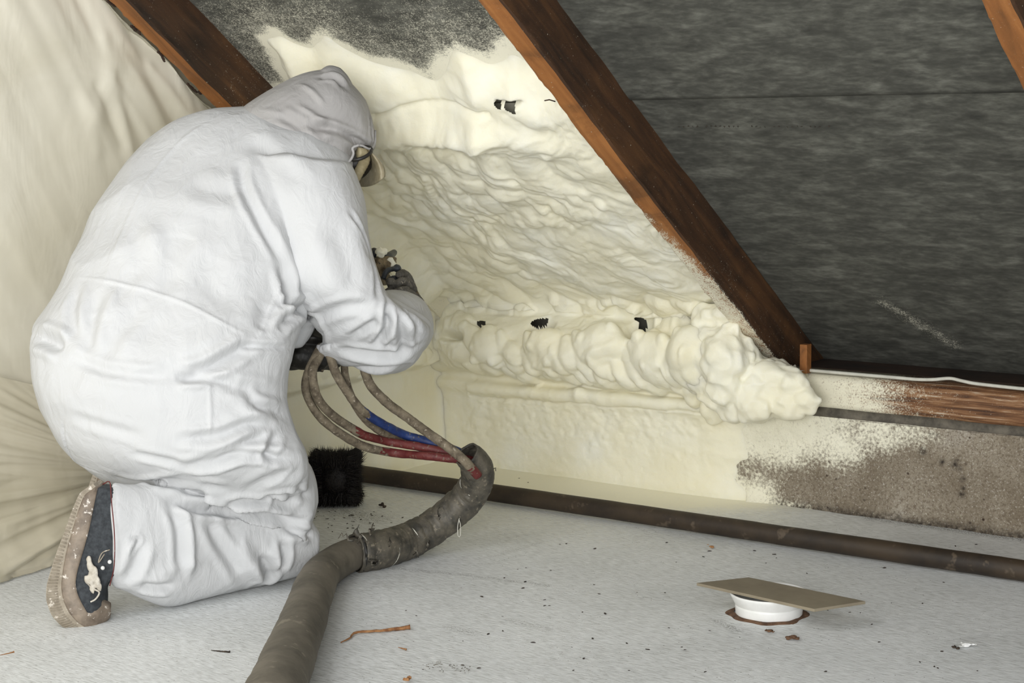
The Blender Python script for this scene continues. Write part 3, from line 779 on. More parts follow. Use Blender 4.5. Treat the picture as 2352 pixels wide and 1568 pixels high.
# ------------------------------------------------------------------ left gable wall and plastic sheets
def build_left():
    o = mesh_obj('wall_left', *box_geo((-0.09, -2.2, 1.2), (0.01, 2.6, 1.35)), M['boardw'], smooth=False)
    tag(o, 'pale gable wall behind the plastic sheeting', kind='structure')
    # taut sheet up to the rafter
    ys = np.arange(-3.6, 0.0, 0.008); zs = np.arange(0.0, 2.6, 0.008)
    Y, Z = np.meshgrid(ys, zs, indexing='ij')
    along = np.minimum((Z-(Z0-Y*tan(AL)))*cos(AL), 0.0)            # distance below the rafter line (negative)
    q = Y*cos(0.95)-Z*sin(0.95)*-1                 # coordinate across the diagonal folds
    t = Y*0.86+Z*0.50
    hgt = -0.028+0.010*fbm(Y*1.6, Z*1.6, 3, 3)
    fold = np.exp(along/0.35)
    hgt += 0.007*fold*fbm(t*15, along*1.2, 4, 3)+0.0008*fbm(t*26, along*1.5, 6, 2)
    for (a, b, c, d, w, h) in [(250, 90, 330, 400, .012, .012), (275, 150, 240, 260, .02, .014), (290, 200, 370, 330, .008, .008), (360, 150, 470, 290, .008, .010), (210, 230, 240, 340, .015, .010),
                               (240, 200, 300, 330, .010, -.012), (300, 110, 440, 300, .01, -.008)]:
        A, B = at(a, b, (1, 0, 0), 0)[1:], at(c, d, (1, 0, 0), 0)[1:]; e = B-A
        tt = np.clip(((Y-A[0])*e[0]+(Z-A[1])*e[1])/(e@e), 0, 1)
        dd = np.hypot(Y-A[0]-tt*e[0], Z-A[1]-tt*e[1]); hgt += 0.55*h*np.exp(-(dd/(w*1.5))**2)
    top = Z0-Y*tan(AL)+0.004+0.006*fbm(Y*18, 0*Y, 2, 3)
    V = np.stack([hgt, Y, np.minimum(Z, top)], -1).reshape(-1, 3)
    o = mesh_obj('plastic_sheet', V, grid_faces(*Y.shape)[:, ::-1], M['sheet'])
    tag(o, 'large cloudy plastic sheet stretched over the left wall up to the rafter', 'plastic sheet')
    # lower loose sheet, gathered towards the person's feet
    ys = np.arange(-3.4, -0.72, 0.005); vs = np.linspace(0, 1, 150)
    Y, Vv = np.meshgrid(ys, vs, indexing='ij')
    e0, e1 = at(0, 866, (1, 0, 0), 0.01), at(80, 884, (1, 0, 0), 0.01)
    slope = (e1[2]-e0[2])/(e1[1]-e0[1])
    topz = e0[2]+slope*(Y-e0[1])-0.22*sstep(-1.38, -1.0, Y)
    Z = Vv*topz
    c0 = at(280, 1100, (1, 0, 0), 0.02)
    ang = np.arctan2(Z-c0[2], -(Y-c0[1])+0.10); rad = np.hypot(Z-c0[2], Y-c0[1]-0.1)
    hgt = 0.004+0.020*sstep(0.0, 0.4, rad)*np.abs(fbm(ang*7.5, rad*1.2, 3, 3))+0.008*fbm(ang*22, rad*2.5, 5, 2)
    hgt += 0.05*(1-Vv)**2+0.010*fbm(Y*7, Z*7, 9, 3)*sstep(0.26, 0.1, Z)
    hgt += 0.006*sstep(0.96, 1.0, Vv)
    Z = np.where(Vv < 0.02, 0.004, np.maximum(Z, 0.004))
    hgt = np.where(Vv < 0.02, hgt+0.012+0.012*fbm(Y*9, Y*0, 3, 3), hgt)
    o = mesh_obj('plastic_sheet', np.stack([hgt, Y, Z], -1).reshape(-1, 3), grid_faces(*Y.shape)[:, ::-1], M['sheet2'])
    tag(o, 'lower shiny creased plastic sheet hanging to the floor behind the shoe', 'plastic sheet')
build_left()

# ------------------------------------------------------------------ person
def unit(v): v = np.asarray(v, float); return v/np.linalg.norm(v)
def loft(secs, ns=40, sub=6):
    """secs: (pxL, pyL, pxR, pyR, depth, half_thickness); ellipses whose wide axis spans L-R"""
    A = np.array(secs, float); n = (len(secs)-1)*sub+1
    t = np.linspace(0, len(secs)-1, n); Q = np.vstack([2*A[0]-A[1], A, 2*A[-1]-A[-2]]); R = []
    for v in t:
        i = min(int(v), len(A)-2); u = v-i; p0, p1, p2, p3 = Q[i:i+4]
        R.append(0.5*((2*p1)+(-p0+p2)*u+(2*p0-5*p1+4*p2-p3)*u*u+(-p0+3*p1-3*p2+p3)*u**3))
    th = np.linspace(0, 2*pi, ns, endpoint=False); V = []
    for (a, b, c, d, D, h) in R:
        L, Rr = dep(a, b, D), dep(c, d, D); m = (L+Rr)/2; w = (Rr-L)/2
        vd = unit(m-CAM)
        V.append(m+np.sign(np.cos(th))[:, None]*(np.abs(np.cos(th))**0.9)[:, None]*w+np.sign(np.sin(th))[:, None]*(np.abs(np.sin(th))**0.9)[:, None]*vd*h)
    V = np.concatenate(V)
    Fc = [tuple(int(x) for x in f) for f in grid_faces(n, ns, True)]
    V = np.vstack([V, V[:ns].mean(0), V[-ns:].mean(0)]); k = n*ns
    Fc += [(k, j, (j+1) % ns) for j in range(ns)]+[(k+1, (n-1)*ns+(j+1) % ns, (n-1)*ns+j) for j in range(ns)]
    return V, Fc
def orient(V, Fc):
    c = V.mean(0); return V, Fc
def sculpt(V, Fc, strokes, bvh=None):
    """press folds (negative) or raise seams (positive) along lines lying on the surface"""
    bv = BVHTree.FromPolygons([tuple(v) for v in V], Fc)
    N = vnormals(V, Fc)
    if ((V-V.mean(0))*N).sum(1).mean() < 0: N = -N
    D = np.zeros(len(V))
    o = Vector(CAM)
    for pts, w, h in strokes:
        P = catmull(np.array([(p[0], p[1], 0.) for p in pts], float), max(6, int(sum(np.hypot(pts[i+1][0]-pts[i][0], pts[i+1][1]-pts[i][1]) for i in range(len(pts)-1))/3)))
        H = []
        for p in P:
            r = bv.ray_cast(o, Vector(ray(p[0], p[1])).normalized())
            if r[0] is not None: H.append(r[0])
        if len(H) < 2: continue
        kd = KDTree(len(H))
        for i, q in enumerate(H): kd.insert(q, i)
        kd.balance()
        Hn = np.array(H); lo, hi = Hn.min(0)-3*w, Hn.max(0)+3*w
        idx = np.where(((V > lo) & (V < hi)).all(1))[0]
        L = len(H)
        for i in idx:
            q, k, dd = kd.find(V[i])
            if dd < 3*w:
                tpr = min(1, (k+1)/(0.25*L), (L-k)/(0.25*L))
                x = dd/w
                g = math.exp(-x*x) - (0.45*math.exp(-(x-1.9)**2*1.6) if h < 0 else 0)
                D[i] += h*g*tpr
    return V+N*D[:, None], N
def cloth(geo, strokes, amp=1.0, voxel=0.0046, smooth=5, seed=0., clip=True):
    V, Fc = remesh(geo, voxel, smooth)
    N = vnormals(V, Fc)
    if ((V-V.mean(0))*N).sum(1).mean() < 0: N = -N
    # draped wrinkles: stretched ridged noise in two directions + facets
    def rid(a): return 1-np.abs(a)*1.6
    p = V
    e1 = p@Rv; e2 = p@np.array([0, 0, 1.]); e3 = p@Fv
    w1 = rid(vn(e1*3.5+e2*3+seed, e2*8-e1*3, e3*5))
    w2 = rid(vn(e1*6+seed, e2*5+e1*4, e3*7+3))
    w3 = vn(e1*17+seed, e2*19, e3*15)
    D = amp*(0.0060*w1+0.0045*w2+0.0012*w3)
    V = V+N*D[:, None]
    V, N = sculpt(V, Fc, strokes)
    if clip: V[:, 2] = np.maximum(V[:, 2], 0.003+0.0*V[:, 2])
    return V, Fc

def build_person():
    root = empty('person', (0.45, -1.4, 0), 'kneeling person in white hooded coverall spraying foam, back to the viewer', 'person')
    def part(name, geo, mat, parent=root, smooth=True, **kw):
        o = mesh_obj(name, geo[0], geo[1], mat, smooth=smooth, **kw); 
        if parent is root: return place(o, root)
        o.parent = parent; return o
    # ---- torso with pelvis and folded thighs
    torso = loft([(280, 1120, 690, 1140, 3.80, .13), (215, 1078, 708, 1095, 3.77, .16), (150, 1025, 700, 1040, 3.76, .185), (112, 965, 668, 985, 3.76, .195), (86, 905, 650, 920, 3.76, .20), (74, 850, 655, 860, 3.77, .20),
                  (76, 795, 668, 800, 3.78, .195), (98, 738, 690, 745, 3.80, .185), (150, 640, 692, 660, 3.84, .18), (197, 540, 715, 560, 3.88, .18), (247, 440, 750, 470, 3.92, .18),
                  (312, 360, 790, 410, 3.95, .165), (388, 292, 805, 375, 3.97, .145), (480, 258, 790, 345, 3.98, .12), (560, 250, 760, 330, 3.99, .10)])
    sag = loft([(120, 700, 240, 640, 3.83, .06), (86, 750, 300, 735, 3.80, .12), (84, 778, 300, 775, 3.79, .10)])   # bloused back over the waist elastic
    thigh = loft([(400, 940, 500, 1190, 3.74, .10), (520, 905, 540, 1190, 3.76, .11), (600, 930, 560, 1215, 3.79, .11), (690, 1040, 600, 1230, 3.83, .10), (716, 1090, 640, 1240, 3.86, .09), (722, 1150, 690, 1255, 3.87, .08)])
    shin = loft([(262, 1112, 262, 1338, 3.60, .060), (300, 1118, 296, 1352, 3.62, .066), (390, 1118, 380, 1382, 3.67, .075), (480, 1130, 470, 1366, 3.73, .078), (560, 1160, 560, 1352, 3.79, .078), (640, 1180, 640, 1336, 3.84, .078), (700, 1195, 700, 1318, 3.88, .07), (727, 1225, 727, 1290, 3.89, .05)])
    # far leg in world space (hidden behind the near one)
    fk = tube_geo([(0.24, -1.36, .17), (0.22, -1.20, .12), (0.20, -0.98, .085)], [.075, .085, .085], 20)
    ft = tube_geo([(0.26, -1.38, .36), (0.23, -1.18, .27), (0.20, -1.00, .13)], [.13, .11, .09], 20)
    arm = loft([(560, 350, 800, 380, 3.90, .12), (585, 420, 828, 455, 3.87, .115), (612, 500, 846, 540, 3.85, .11), (640, 570, 860, 600, 3.84, .105), (662, 640, 884, 672, 3.84, .10), (700, 700, 930, 715, 3.86, .098), (738, 760, 975, 745, 3.89, .092), (765, 800, 984, 765, 3.92, .08), (800, 830, 970, 800, 3.95, .05)], sub=6)
    fore = loft([(730, 800, 985, 760, 3.92, .08), (790, 835, 950, 832, 3.95, .06)], sub=4)
    fore2 = tube_geo([dep(860, 775, 3.92), dep(890, 765, 4.0), dep(915, 745, 4.08), dep(932, 728, 4.14)], [.078, .088, .078, .052], 28)
    low = loft([(745, 770, 900, 690, 3.90, .07), (760, 815, 985, 735, 3.94, .085), (790, 834, 988, 762, 3.97, .08), (850, 836, 970, 800, 3.99, .06), (900, 836, 942, 828, 3.99, .035)], sub=5)
    farm = tube_geo([dep(560, 400, 4.12), dep(600, 540, 4.20), dep(650, 690, 4.22)], [.09, .078, .072], 20)
    ffore = tube_geo([dep(650, 700, 4.22), dep(760, 660, 4.30), dep(838, 625, 4.33)], [.068, .06, .048], 20)
    arm_pit = loft([(640, 640, 700, 700, 3.93, .05), (640, 720, 720, 735, 3.93, .06), (650, 790, 690, 790, 3.92, .04)])
    strokes = [
        # waist, back, side seams (raised)
        ([(155, 636), (230, 642), (330, 665), (420, 695), (520, 745), (588, 782)], .0035, .0035),
        ([(590, 782), (610, 745), (640, 660), (652, 610)], .0030, .0035),
        ([(240, 642), (270, 560), (310, 470), (350, 400), (420, 320), (500, 265)], .0030, .0030),
        ([(588, 782), (560, 800), (470, 850), (400, 866)], .012, -.016), ([(400, 868), (470, 872), (530, 872)], .008, -.010),
        ([(400, 866), (320, 862), (240, 850), (150, 815)], .010, -.006),
        ([(78, 772), (110, 780), (145, 800)], .014, -.018), ([(545, 792), (600, 795), (672, 800)], .006, -.008),
        # armhole and sleeve
        ([(548, 370), (560, 430), (590, 495), (625, 560), (650, 610)], .010, -.010),
        ([(645, 600), (655, 640), (668, 690), (720, 730), (745, 790)], .012, -.020),
        ([(630, 480), (650, 560), (700, 690)], .02, .008),
        ([(712, 735), (790, 705), (865, 700)], .012, -.007), ([(740, 790), (830, 740), (880, 700)], .016, .006),
        ([(862, 792), (885, 760), (893, 715)], .008, -.016), ([(893, 692), (890, 720), (900, 760)], .007, -.012),
        ([(925, 820), (926, 760), (912, 718)], .010, -.013), ([(770, 800), (830, 812), (900, 816), (960, 795)], .012, -.013),
        ([(812, 770), (840, 750), (870, 735)], .010, -.009), ([(960, 770), (950, 735), (930, 722)], .012, -.007), ([(905, 700), (940, 745), (985, 770)], .012, .007),
        ([(868, 690), (862, 640), (850, 590)], .007, -.006), ([(800, 480), (830, 530), (852, 590)], .006, -.006), ([(760, 500), (800, 600), (820, 690)], .025, -.008),
        ([(640, 760), (660, 735), (690, 715)], .010, -.014), ([(650, 700), (672, 690)], .008, -.010), ([(620, 700), (600, 760)], .02, -.008),
        # shoulder and back
        ([(550, 330), (600, 340), (660, 395), (700, 440)], .02, -.006), ([(430, 420), (500, 440), (560, 440)], .022, -.006), ([(300, 520), (330, 600), (300, 660)], .02, -.005),
        ([(420, 500), (390, 600), (395, 680)], .03, -.007), ([(500, 560), (480, 640), (520, 720)], .03, -.006), ([(230, 660), (205, 760), (215, 830)], .014, -.007), ([(180, 650), (165, 720), (185, 800)], .012, -.007),
        ([(330, 690), (260, 780), (240, 840)], .018, -.006), ([(270, 660), (240, 740)], .010, .005),
        # hip and thigh folds running to the groin
        ([(640, 905), (560, 890), (500, 880)], .012, -.009), ([(654, 950), (600, 935), (560, 905)], .012, -.013), ([(645, 968), (570, 975), (500, 1000), (400, 1010)], .010, -.013),
        ([(645, 940), (600, 950), (560, 920)], .010, .008), ([(648, 990), (600, 1000), (520, 1045), (420, 1080), (400, 1090)], .012, -.011),
        ([(640, 1000), (620, 1030), (622, 1060)], .009, -.013), ([(690, 1060), (600, 1045), (540, 1050), (470, 1080)], .009, -.012), ([(700, 1080), (620, 1100), (560, 1130)], .014, -.007),
        ([(145, 950), (148, 1010), (175, 1060), (240, 1090)], .0035, -.0045), ([(150, 950), (260, 985), (340, 1005)], .010, -.004), ([(300, 1040), (370, 1055), (430, 1068)], .008, -.007),
        ([(480, 870), (484, 960), (480, 1010)], .0035, .003), ([(250, 1095), (330, 1110), (420, 1100), (520, 1100)], .012, -.009), ([(330, 1115), (430, 1110), (530, 1122)], .010, -.007),
        # crease between thigh and shin
        ([(380, 1145), (440, 1165), (500, 1172), (600, 1185), (680, 1198), (722, 1202)], .010, -.022), ([(500, 1165), (580, 1150), (660, 1135), (718, 1138)], .009, -.016),
        # shin folds
        ([(400, 1160), (430, 1195), (440, 1260), (432, 1330)], .009, .010), ([(385, 1150), (410, 1210), (415, 1320)], .010, -.010), ([(470, 1180), (500, 1240), (540, 1300), (560, 1340)], .012, -.010),
        ([(550, 1230), (580, 1300), (605, 1340)], .014, .009), ([(600, 1270), (620, 1320), (590, 1345)], .012, -.016), ([(648, 1235), (655, 1280), (640, 1320)], .009, -.012), ([(640, 1240), (715, 1238)], .010, .008), ([(640, 1205), (700, 1225), (716, 1236)], .009, -.009),
        ([(330, 1240), (310, 1300), (285, 1340)], .012, -.010), ([(320, 1345), (360, 1350), (400, 1345)], .009, -.012), ([(300, 1235), (320, 1240), (300, 1275)], .004, -.006), ([(350, 1325), (420, 1300), (470, 1290)], .012, .006),
        ([(700, 1100), (660, 1150), (600, 1130)], .012, -.008), ([(680, 1070), (650, 1100), (600, 1120)], .006, .005),
    ]
    geo = join(torso, sag, thigh, shin, fk, ft, arm, fore, fore2, low, farm, ffore, arm_pit)
    V, Fc = cloth(geo, strokes)
    body = part('coverall', (V, Fc), M['cloth'])
    body['label'] = 'white creased disposable coverall'
    # ---- hood
    hood = loft([(552, 262, 690, 400, 3.99, .105), (560, 246, 725, 392, 3.99, .115), (620, 207, 790, 384, 4.00, .12), (680, 178, 806, 378, 4.01, .12), (735, 166, 815, 350, 4.02, .115), (775, 170, 836, 344, 4.03, .105), (808, 196, 850, 346, 4.03, .088), (836, 232, 861, 338, 4.03, .062), (852, 270, 862, 310, 4.03, .03)])
    peak = loft([(722, 182, 806, 215, 4.00, .06), (738, 168, 806, 196, 4.00, .042), (748, 158, 796, 176, 4.0, .024), (758, 154, 780, 160, 4.0, .010)], sub=4)
    hs = [([(688, 192), (720, 212), (745, 240)], .006, .005), ([(680, 240), (720, 265), (755, 292)], .007, .007), ([(700, 285), (745, 292), (800, 312), (850, 342)], .008, -.012), ([(700, 280), (760, 300), (810, 318)], .008, .006),
          ([(735, 178), (770, 180), (790, 200)], .008, -.010), ([(845, 225), (852, 290), (856, 335)], .004, -.006), ([(640, 262), (680, 282), (705, 300)], .010, -.008), ([(725, 330), (765, 355), (780, 370)], .012, -.008),
          ([(600, 250), (660, 268), (720, 310), (785, 372)], .008, .006), ([(715, 300), (760, 295)], .01, -.006)]
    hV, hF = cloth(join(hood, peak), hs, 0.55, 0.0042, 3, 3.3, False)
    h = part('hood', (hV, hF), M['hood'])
    h['label'] = 'white hood with a pointed crown'
    # hood brim hem and flap edges around the face opening
    hem = tube_geo(catmull([dep(812, 336, 3.925), dep(830, 334, 3.93), dep(850, 342, 3.95), dep(861, 330, 3.98), dep(862, 300, 4.0)], 24), .0025, 8)
    hem2 = tube_geo(catmull([dep(824, 333, 3.92), dep(810, 340, 3.915), dep(812, 352, 3.915), dep(806, 366, 3.91), dep(792, 380, 3.91), dep(782, 386, 3.92)], 30), [.0028]*30, 8)
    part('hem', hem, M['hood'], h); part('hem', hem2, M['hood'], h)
    # ---- head, mostly inside the hood
    hc = dep(752, 288, 4.04)
    fwd = unit(Rv*0.75+np.array([0, 0, -1.])*0.62+Fv*0.30)          # looking down towards the foam
    up = unit(np.array([0, 0, 1.])-fwd*fwd[2]); sd = np.cross(fwd, up)
    B = np.stack([sd, fwd, up], 1)
    bm = bmesh.new(); bmesh.ops.create_uvsphere(bm, u_segments=32, v_segments=24, radius=1)
    HV = np.array([v.co for v in bm.verts]); HF = [tuple(v.index for v in f.verts) for f in bm.faces]; bm.free()
    x, y, z = HV.T
    HX = x*.072*(1-.18*sstep(0.1, -1, z)); HY = y*.092+.012*sstep(0.2, -0.6, z)*(y > 0); HZ = z*.112
    nose = np.exp(-((x/.18)**2+((z+.18)/.22)**2))*(y > 0); HY = HY+nose*.022
    eye = (np.exp(-(((np.abs(x)-.38)/.16)**2+((z-.05)/.12)**2)))*(y > 0); HY = HY-eye*.009
    mouth = np.exp(-((x/.30)**2+((z+.50)/.05)**2))*(y > 0); HY = HY-mouth*.005
    chin = np.exp(-((x/.3)**2+((z+.78)/.15)**2))*(y > 0); HY = HY+chin*.010
    sc = 0.80
    HP = hc+(np.stack([HX, HY, HZ], 1)*sc)@B.T
    nk = tube_geo([hc-up*.05-fwd*.03, hc-up*.16-fwd*.08], [.05, .055], 20)
    part('head', join((HP, HF), nk), M['skin'])
    # ---- respirator mask, breathing tube and flared face shield
    mk = ball_geo(dep(815, 372, 4.0), (.042, .038, .048), 28, 18, B)
    rim = tube_geo([dep(826, 352, 3.95)+0.027*(np.cos(a)*unit(Rv*.8+Uv*.2)+np.sin(a)*unit(Uv*.55+Fv*.8)) for a in np.linspace(0, 2*pi, 24)], .004, 8)
    mo = part('respirator_mask', join(mk, rim), M['mask'])
    tp = catmull([dep(822, 350, 3.955), dep(836, 353, 3.965), dep(838, 368, 3.965), dep(828, 388, 3.955), dep(812, 415, 3.95), dep(795, 440, 3.96)], 40)
    o = mesh_obj('breathing_tube', *tube_geo(tp, .0115, 18, fn=lambda t, th, r: r*(1+0.05*np.sin(t*150)+0*th)), M['tube']); o.parent = mo
    o['label'] = 'tan breathing tube'
    cl = mesh_obj('buckle', *box_geo(dep(796, 394, 3.93), (.008, .003, .005), B), M['duct'], mo, smooth=False)
    cl.parent = mo
    # flared shield: part of a cone, real thickness
    top = [dep(x, y, D) for x, y, D in [(818, 345, 4.09), (828, 338, 4.04), (838, 337, 3.98), (846, 342, 3.95), (852, 350, 3.96)]]
    bot = [dep(x, y, D) for x, y, D in [(806, 421, 4.13), (832, 429, 4.07), (856, 425, 3.99), (874, 414, 3.94), (884, 405, 3.95)]]
    T, Bt = catmull(top, 40), catmull(bot, 40); V = []
    for k in range(14):
        t = k/13; V.append(T*(1-t)+Bt*t+(0.010*sin(pi*t))*Rv)
    sh = mesh_obj('face_shield', np.concatenate(V), grid_faces(14, 40), M['shield'])
    m = sh.modifiers.new('t', 'SOLIDIFY'); m.thickness = 0.0025; m.offset = 0
    place(sh, root)
    sh['label'] = 'flared dusty face shield'
    # ---- gloved right hand gripping the gun
    def finger(pts, r): return tube_geo(catmull([dep(*p) for p in pts], 22), np.interp(np.linspace(0, 1, 22), [0, .5, .9, 1], [r*1.08, r, r*.9, r*.55]), 14)
    fs = [finger([(950, 672, 4.16), (938, 640, 4.155), (925, 628, 4.14), (914, 632, 4.115)], .0105),
          finger([(938, 678, 4.13), (936, 655, 4.12), (928, 645, 4.10), (915, 650, 4.085), (910, 660, 4.085)], .0105),
          finger([(925, 684, 4.11), (912, 664, 4.095), (903, 652, 4.08), (897, 645, 4.075), (893, 655, 4.075)], .0110),
          finger([(912, 690, 4.10), (902, 676, 4.085), (893, 668, 4.075), (888, 676, 4.075)], .0098),
          finger([(958, 690, 4.12), (930, 668, 4.07), (912, 672, 4.06), (898, 680, 4.06)], .0115)]
    palm = ball_geo(dep(944, 700, 4.135), (.036, .026, .030), 24, 16)
    wr = tube_geo([dep(922, 735, 4.12), dep(938, 712, 4.13), dep(950, 690, 4.14)], [.034, .032, .028], 20)
    gv = remesh(join(palm, wr, *fs), 0.0018, 3)
    n = vnormals(*gv); gv = (gv[0]+n*(0.0012*fbm(gv[0][:, 0]*90, gv[0][:, 1]*90, gv[0][:, 2]*90, 2))[:, None], gv[1])
    g = part('glove', gv, M['glove']); g['label'] = 'grey foam-crusted right glove'
    # gauntlet edge of the glove showing beyond the sleeve
    cuffv = tube_geo(catmull([dep(940, 690, 4.17), dep(962, 700, 4.17), dep(978, 720, 4.16), dep(986, 735, 4.15)], 16), [.012, .014, .013, .009] and np.linspace(.013, .008, 16), 12)
    c = mesh_obj('gauntlet', *cuffv, M['glove']); c.parent = g
    # left hand supporting the front of the gun
    fl_ = [finger([(838, 640, 4.32), (848, 612, 4.30), (862, 598, 4.26), (872, 604, 4.22)], .011), finger([(838, 650, 4.30), (852, 630, 4.27), (866, 622, 4.22), (876, 630, 4.19)], .011),
           finger([(840, 660, 4.29), (854, 648, 4.25), (868, 642, 4.21), (876, 650, 4.18)], .0105), finger([(842, 670, 4.28), (856, 664, 4.24), (868, 662, 4.21)], .0095), finger([(835, 630, 4.34), (850, 590, 4.32), (862, 575, 4.28)], .0115)]
    gl = remesh(join(ball_geo(dep(835, 642, 4.31), (.036, .03, .036), 20, 14), *fl_), 0.002, 3)
    g2 = part('glove', gl, M['glove'])
    # ---- shoes
    def shoe(off, far=False):
        # t along heel -> toe ; sole outline (outer edge), sole/foxing joint, foxing/upper joint, inner side
        out = [(222, 1106), (196, 1122), (180, 1160), (165, 1205), (148, 1250), (136, 1290), (126, 1330), (126, 1362), (138, 1398), (160, 1424), (190, 1440), (216, 1444), (234, 1436)]
        m1 = [(228, 1112), (206, 1128), (193, 1165), (180, 1210), (168, 1255), (162, 1295), (160, 1330), (165, 1360), (178, 1390), (196, 1414), (214, 1430), (226, 1434), (236, 1430)]
        m2 = [(232, 1116), (232, 1130), (226, 1165), (217, 1210), (205, 1255), (194, 1295), (190, 1325), (196, 1350), (206, 1372), (218, 1396), (228, 1412), (236, 1420), (240, 1422)]
        inn = [(262, 1118), (285, 1130), (292, 1165), (294, 1210), (292, 1255), (284, 1295), (266, 1320), (244, 1342), (238, 1356), (240, 1372), (241, 1390), (241, 1404), (242, 1415)]
        wid = [.020, .031, .034, .035, .037, .041, .046, .048, .047, .043, .034, .024, .010]
        D0 = 3.585
        vd = unit(np.array([0.52, -0.85, 0.0]))   # across the foot, towards the viewer
        ks = 60; tt = np.linspace(0, len(out)-1, ks)
        it = lambda a: np.stack([np.interp(tt, range(len(a)), [q[k] for q in a]) for k in (0, 1)], 1)
        O, A1, A2, I = it(out), it(m1), it(m2), it(inn); Wd = np.interp(tt, range(len(wid)), wid)
        def smooth(a):
            for _ in range(2): a[1:-1] = (a[:-2]+2*a[1:-1]+a[2:])/4
            return a
        O, A1, A2, I = map(smooth, (O, A1, A2, I))
        def band(Aa, Bb, w0, w1, dome=0., rib=0., ns=10):
            """solid band between two outlines with rounded sides"""
            V = []
            for k in range(ks):
                a, b = dep(*Aa[k], D0), dep(*Bb[k], D0)
                ring = []
                for sgn in (1, -1):
                    for q in range(ns):
                        t = q/(ns-1); t = t if sgn == 1 else 1-t
                        w = Wd[k]*(w0+(w1-w0)*t)+dome*sin(pi*t)
                        if rib and 0.0 < t < 0.75: w += rib*(1 if (k % 2) else -1)
                        ring.append(a*(1-t)+b*t+vd*sgn*w)
                V.append(ring)
            n2 = 2*ns; V = np.array(V).reshape(-1, 3)
            Fc = [tuple(int(x) for x in f) for f in grid_faces(ks, n2, True)]
            Fc += [tuple(range(n2)), tuple((ks-1)*n2+j for j in reversed(range(n2)))]
            return V+np.asarray(off), Fc
        e = empty('shoe', (0, 0, 0), None, None)
        e['label'] = 'dark canvas shoe with dirty ribbed rubber sole'
        place(e, root)
        def sub(n, geo, mat, lab=None):
            o = mesh_obj(n, geo[0], geo[1], mat); o.parent = e
            if lab: o['label'] = lab
            return o
        # finer ribs need more rings
        nonlocal_k = ks
        s1 = sub('outsole', band(O, A1, 1.06, 1.10), M['rubber'], 'dirty ribbed rubber sole'); s1.data.set_sharp_from_angle(angle=radians(50))
        sub('foxing', band(A1, A2, 1.10, 1.02, .003), M['foxing'])
        sub('upper', band(A2, I, 0.97, 0.55, .006), M['canvas'], 'dark grey canvas')
        # sole ribs
        g = []
        for u in np.linspace(1.2, len(out)-1.6, 56):
            a = np.array([np.interp(u, range(len(out)), [q[k] for q in out]) for k in (0, 1)]); b = np.array([np.interp(u, range(len(m1)), [q[k] for q in m1]) for k in (0, 1)])
            w = np.interp(u, range(len(wid)), wid)*1.085
            p, q = dep(*(a*0.94+b*0.06), D0)+vd*w, dep(*(a*0.25+b*0.75), D0)+vd*w
            g.append(tube_geo([p, q], .0015, 6))
        v, f = join(*g); sub('sole_ribs', (v+np.asarray(off), f), M['rubber'])
        # toe cap and foam crust, laces
        tc = ball_geo(dep(222, 1404, D0-.012), (.018, .036, .027), 24, 16, jitter=.12); sub('toe_cap', (tc[0]+np.asarray(off), tc[1]), M['foxing'])
        if not far:
            cr = remesh(join(*[ball_geo(dep(x, y, D0-.05), (r, r*.5, r*1.2), 14, 10, jitter=.4, seed=x) for x, y, r in [(207, 1300, .009), (214, 1318, .012), (222, 1335, .010), (206, 1332, .009), (212, 1352, .008), (204, 1285, .007), (228, 1348, .007), (199, 1330, .007)]]), .0022, 2)
            sub('foam_crust', cr, M['crust'], 'off-white dried foam crust')
            l1 = tube_geo(catmull([dep(240, 1272, D0-.052), dep(226, 1292, D0-.05), dep(234, 1270, D0-.054), dep(252, 1262, D0-.05)], 16), .0012, 6)
            l2 = tube_geo(catmull([dep(214, 1352, D0-.052), dep(228, 1360, D0-.055), dep(220, 1375, D0-.05), dep(208, 1382, D0-.05)], 16), .0018, 6)
            sub('lace', l1, M['rubber']); sub('lace', l2, M['crust'])
            for x, y in ((236, 1304), (252, 1290)):
                sub('eyelet', ball_geo(dep(x, y, D0-.045), .0042, 12, 8), M['duct'])
        return e
    shoe((0, 0, 0)); shoe((-0.29, 0.30, 0), True)
    # trouser cuff edge
    cf = tube_geo(catmull([dep(236, 1112, 3.56), dep(252, 1107, 3.55), dep(256, 1150, 3.53), dep(263, 1230, 3.52), dep(262, 1300, 3.52), dep(252, 1345, 3.54)], 40), .0012, 8)
    part('cuff_edging', cf, M['red'])['label'] = 'thin dark red edging of the trouser cuff'
    return root
build_person()

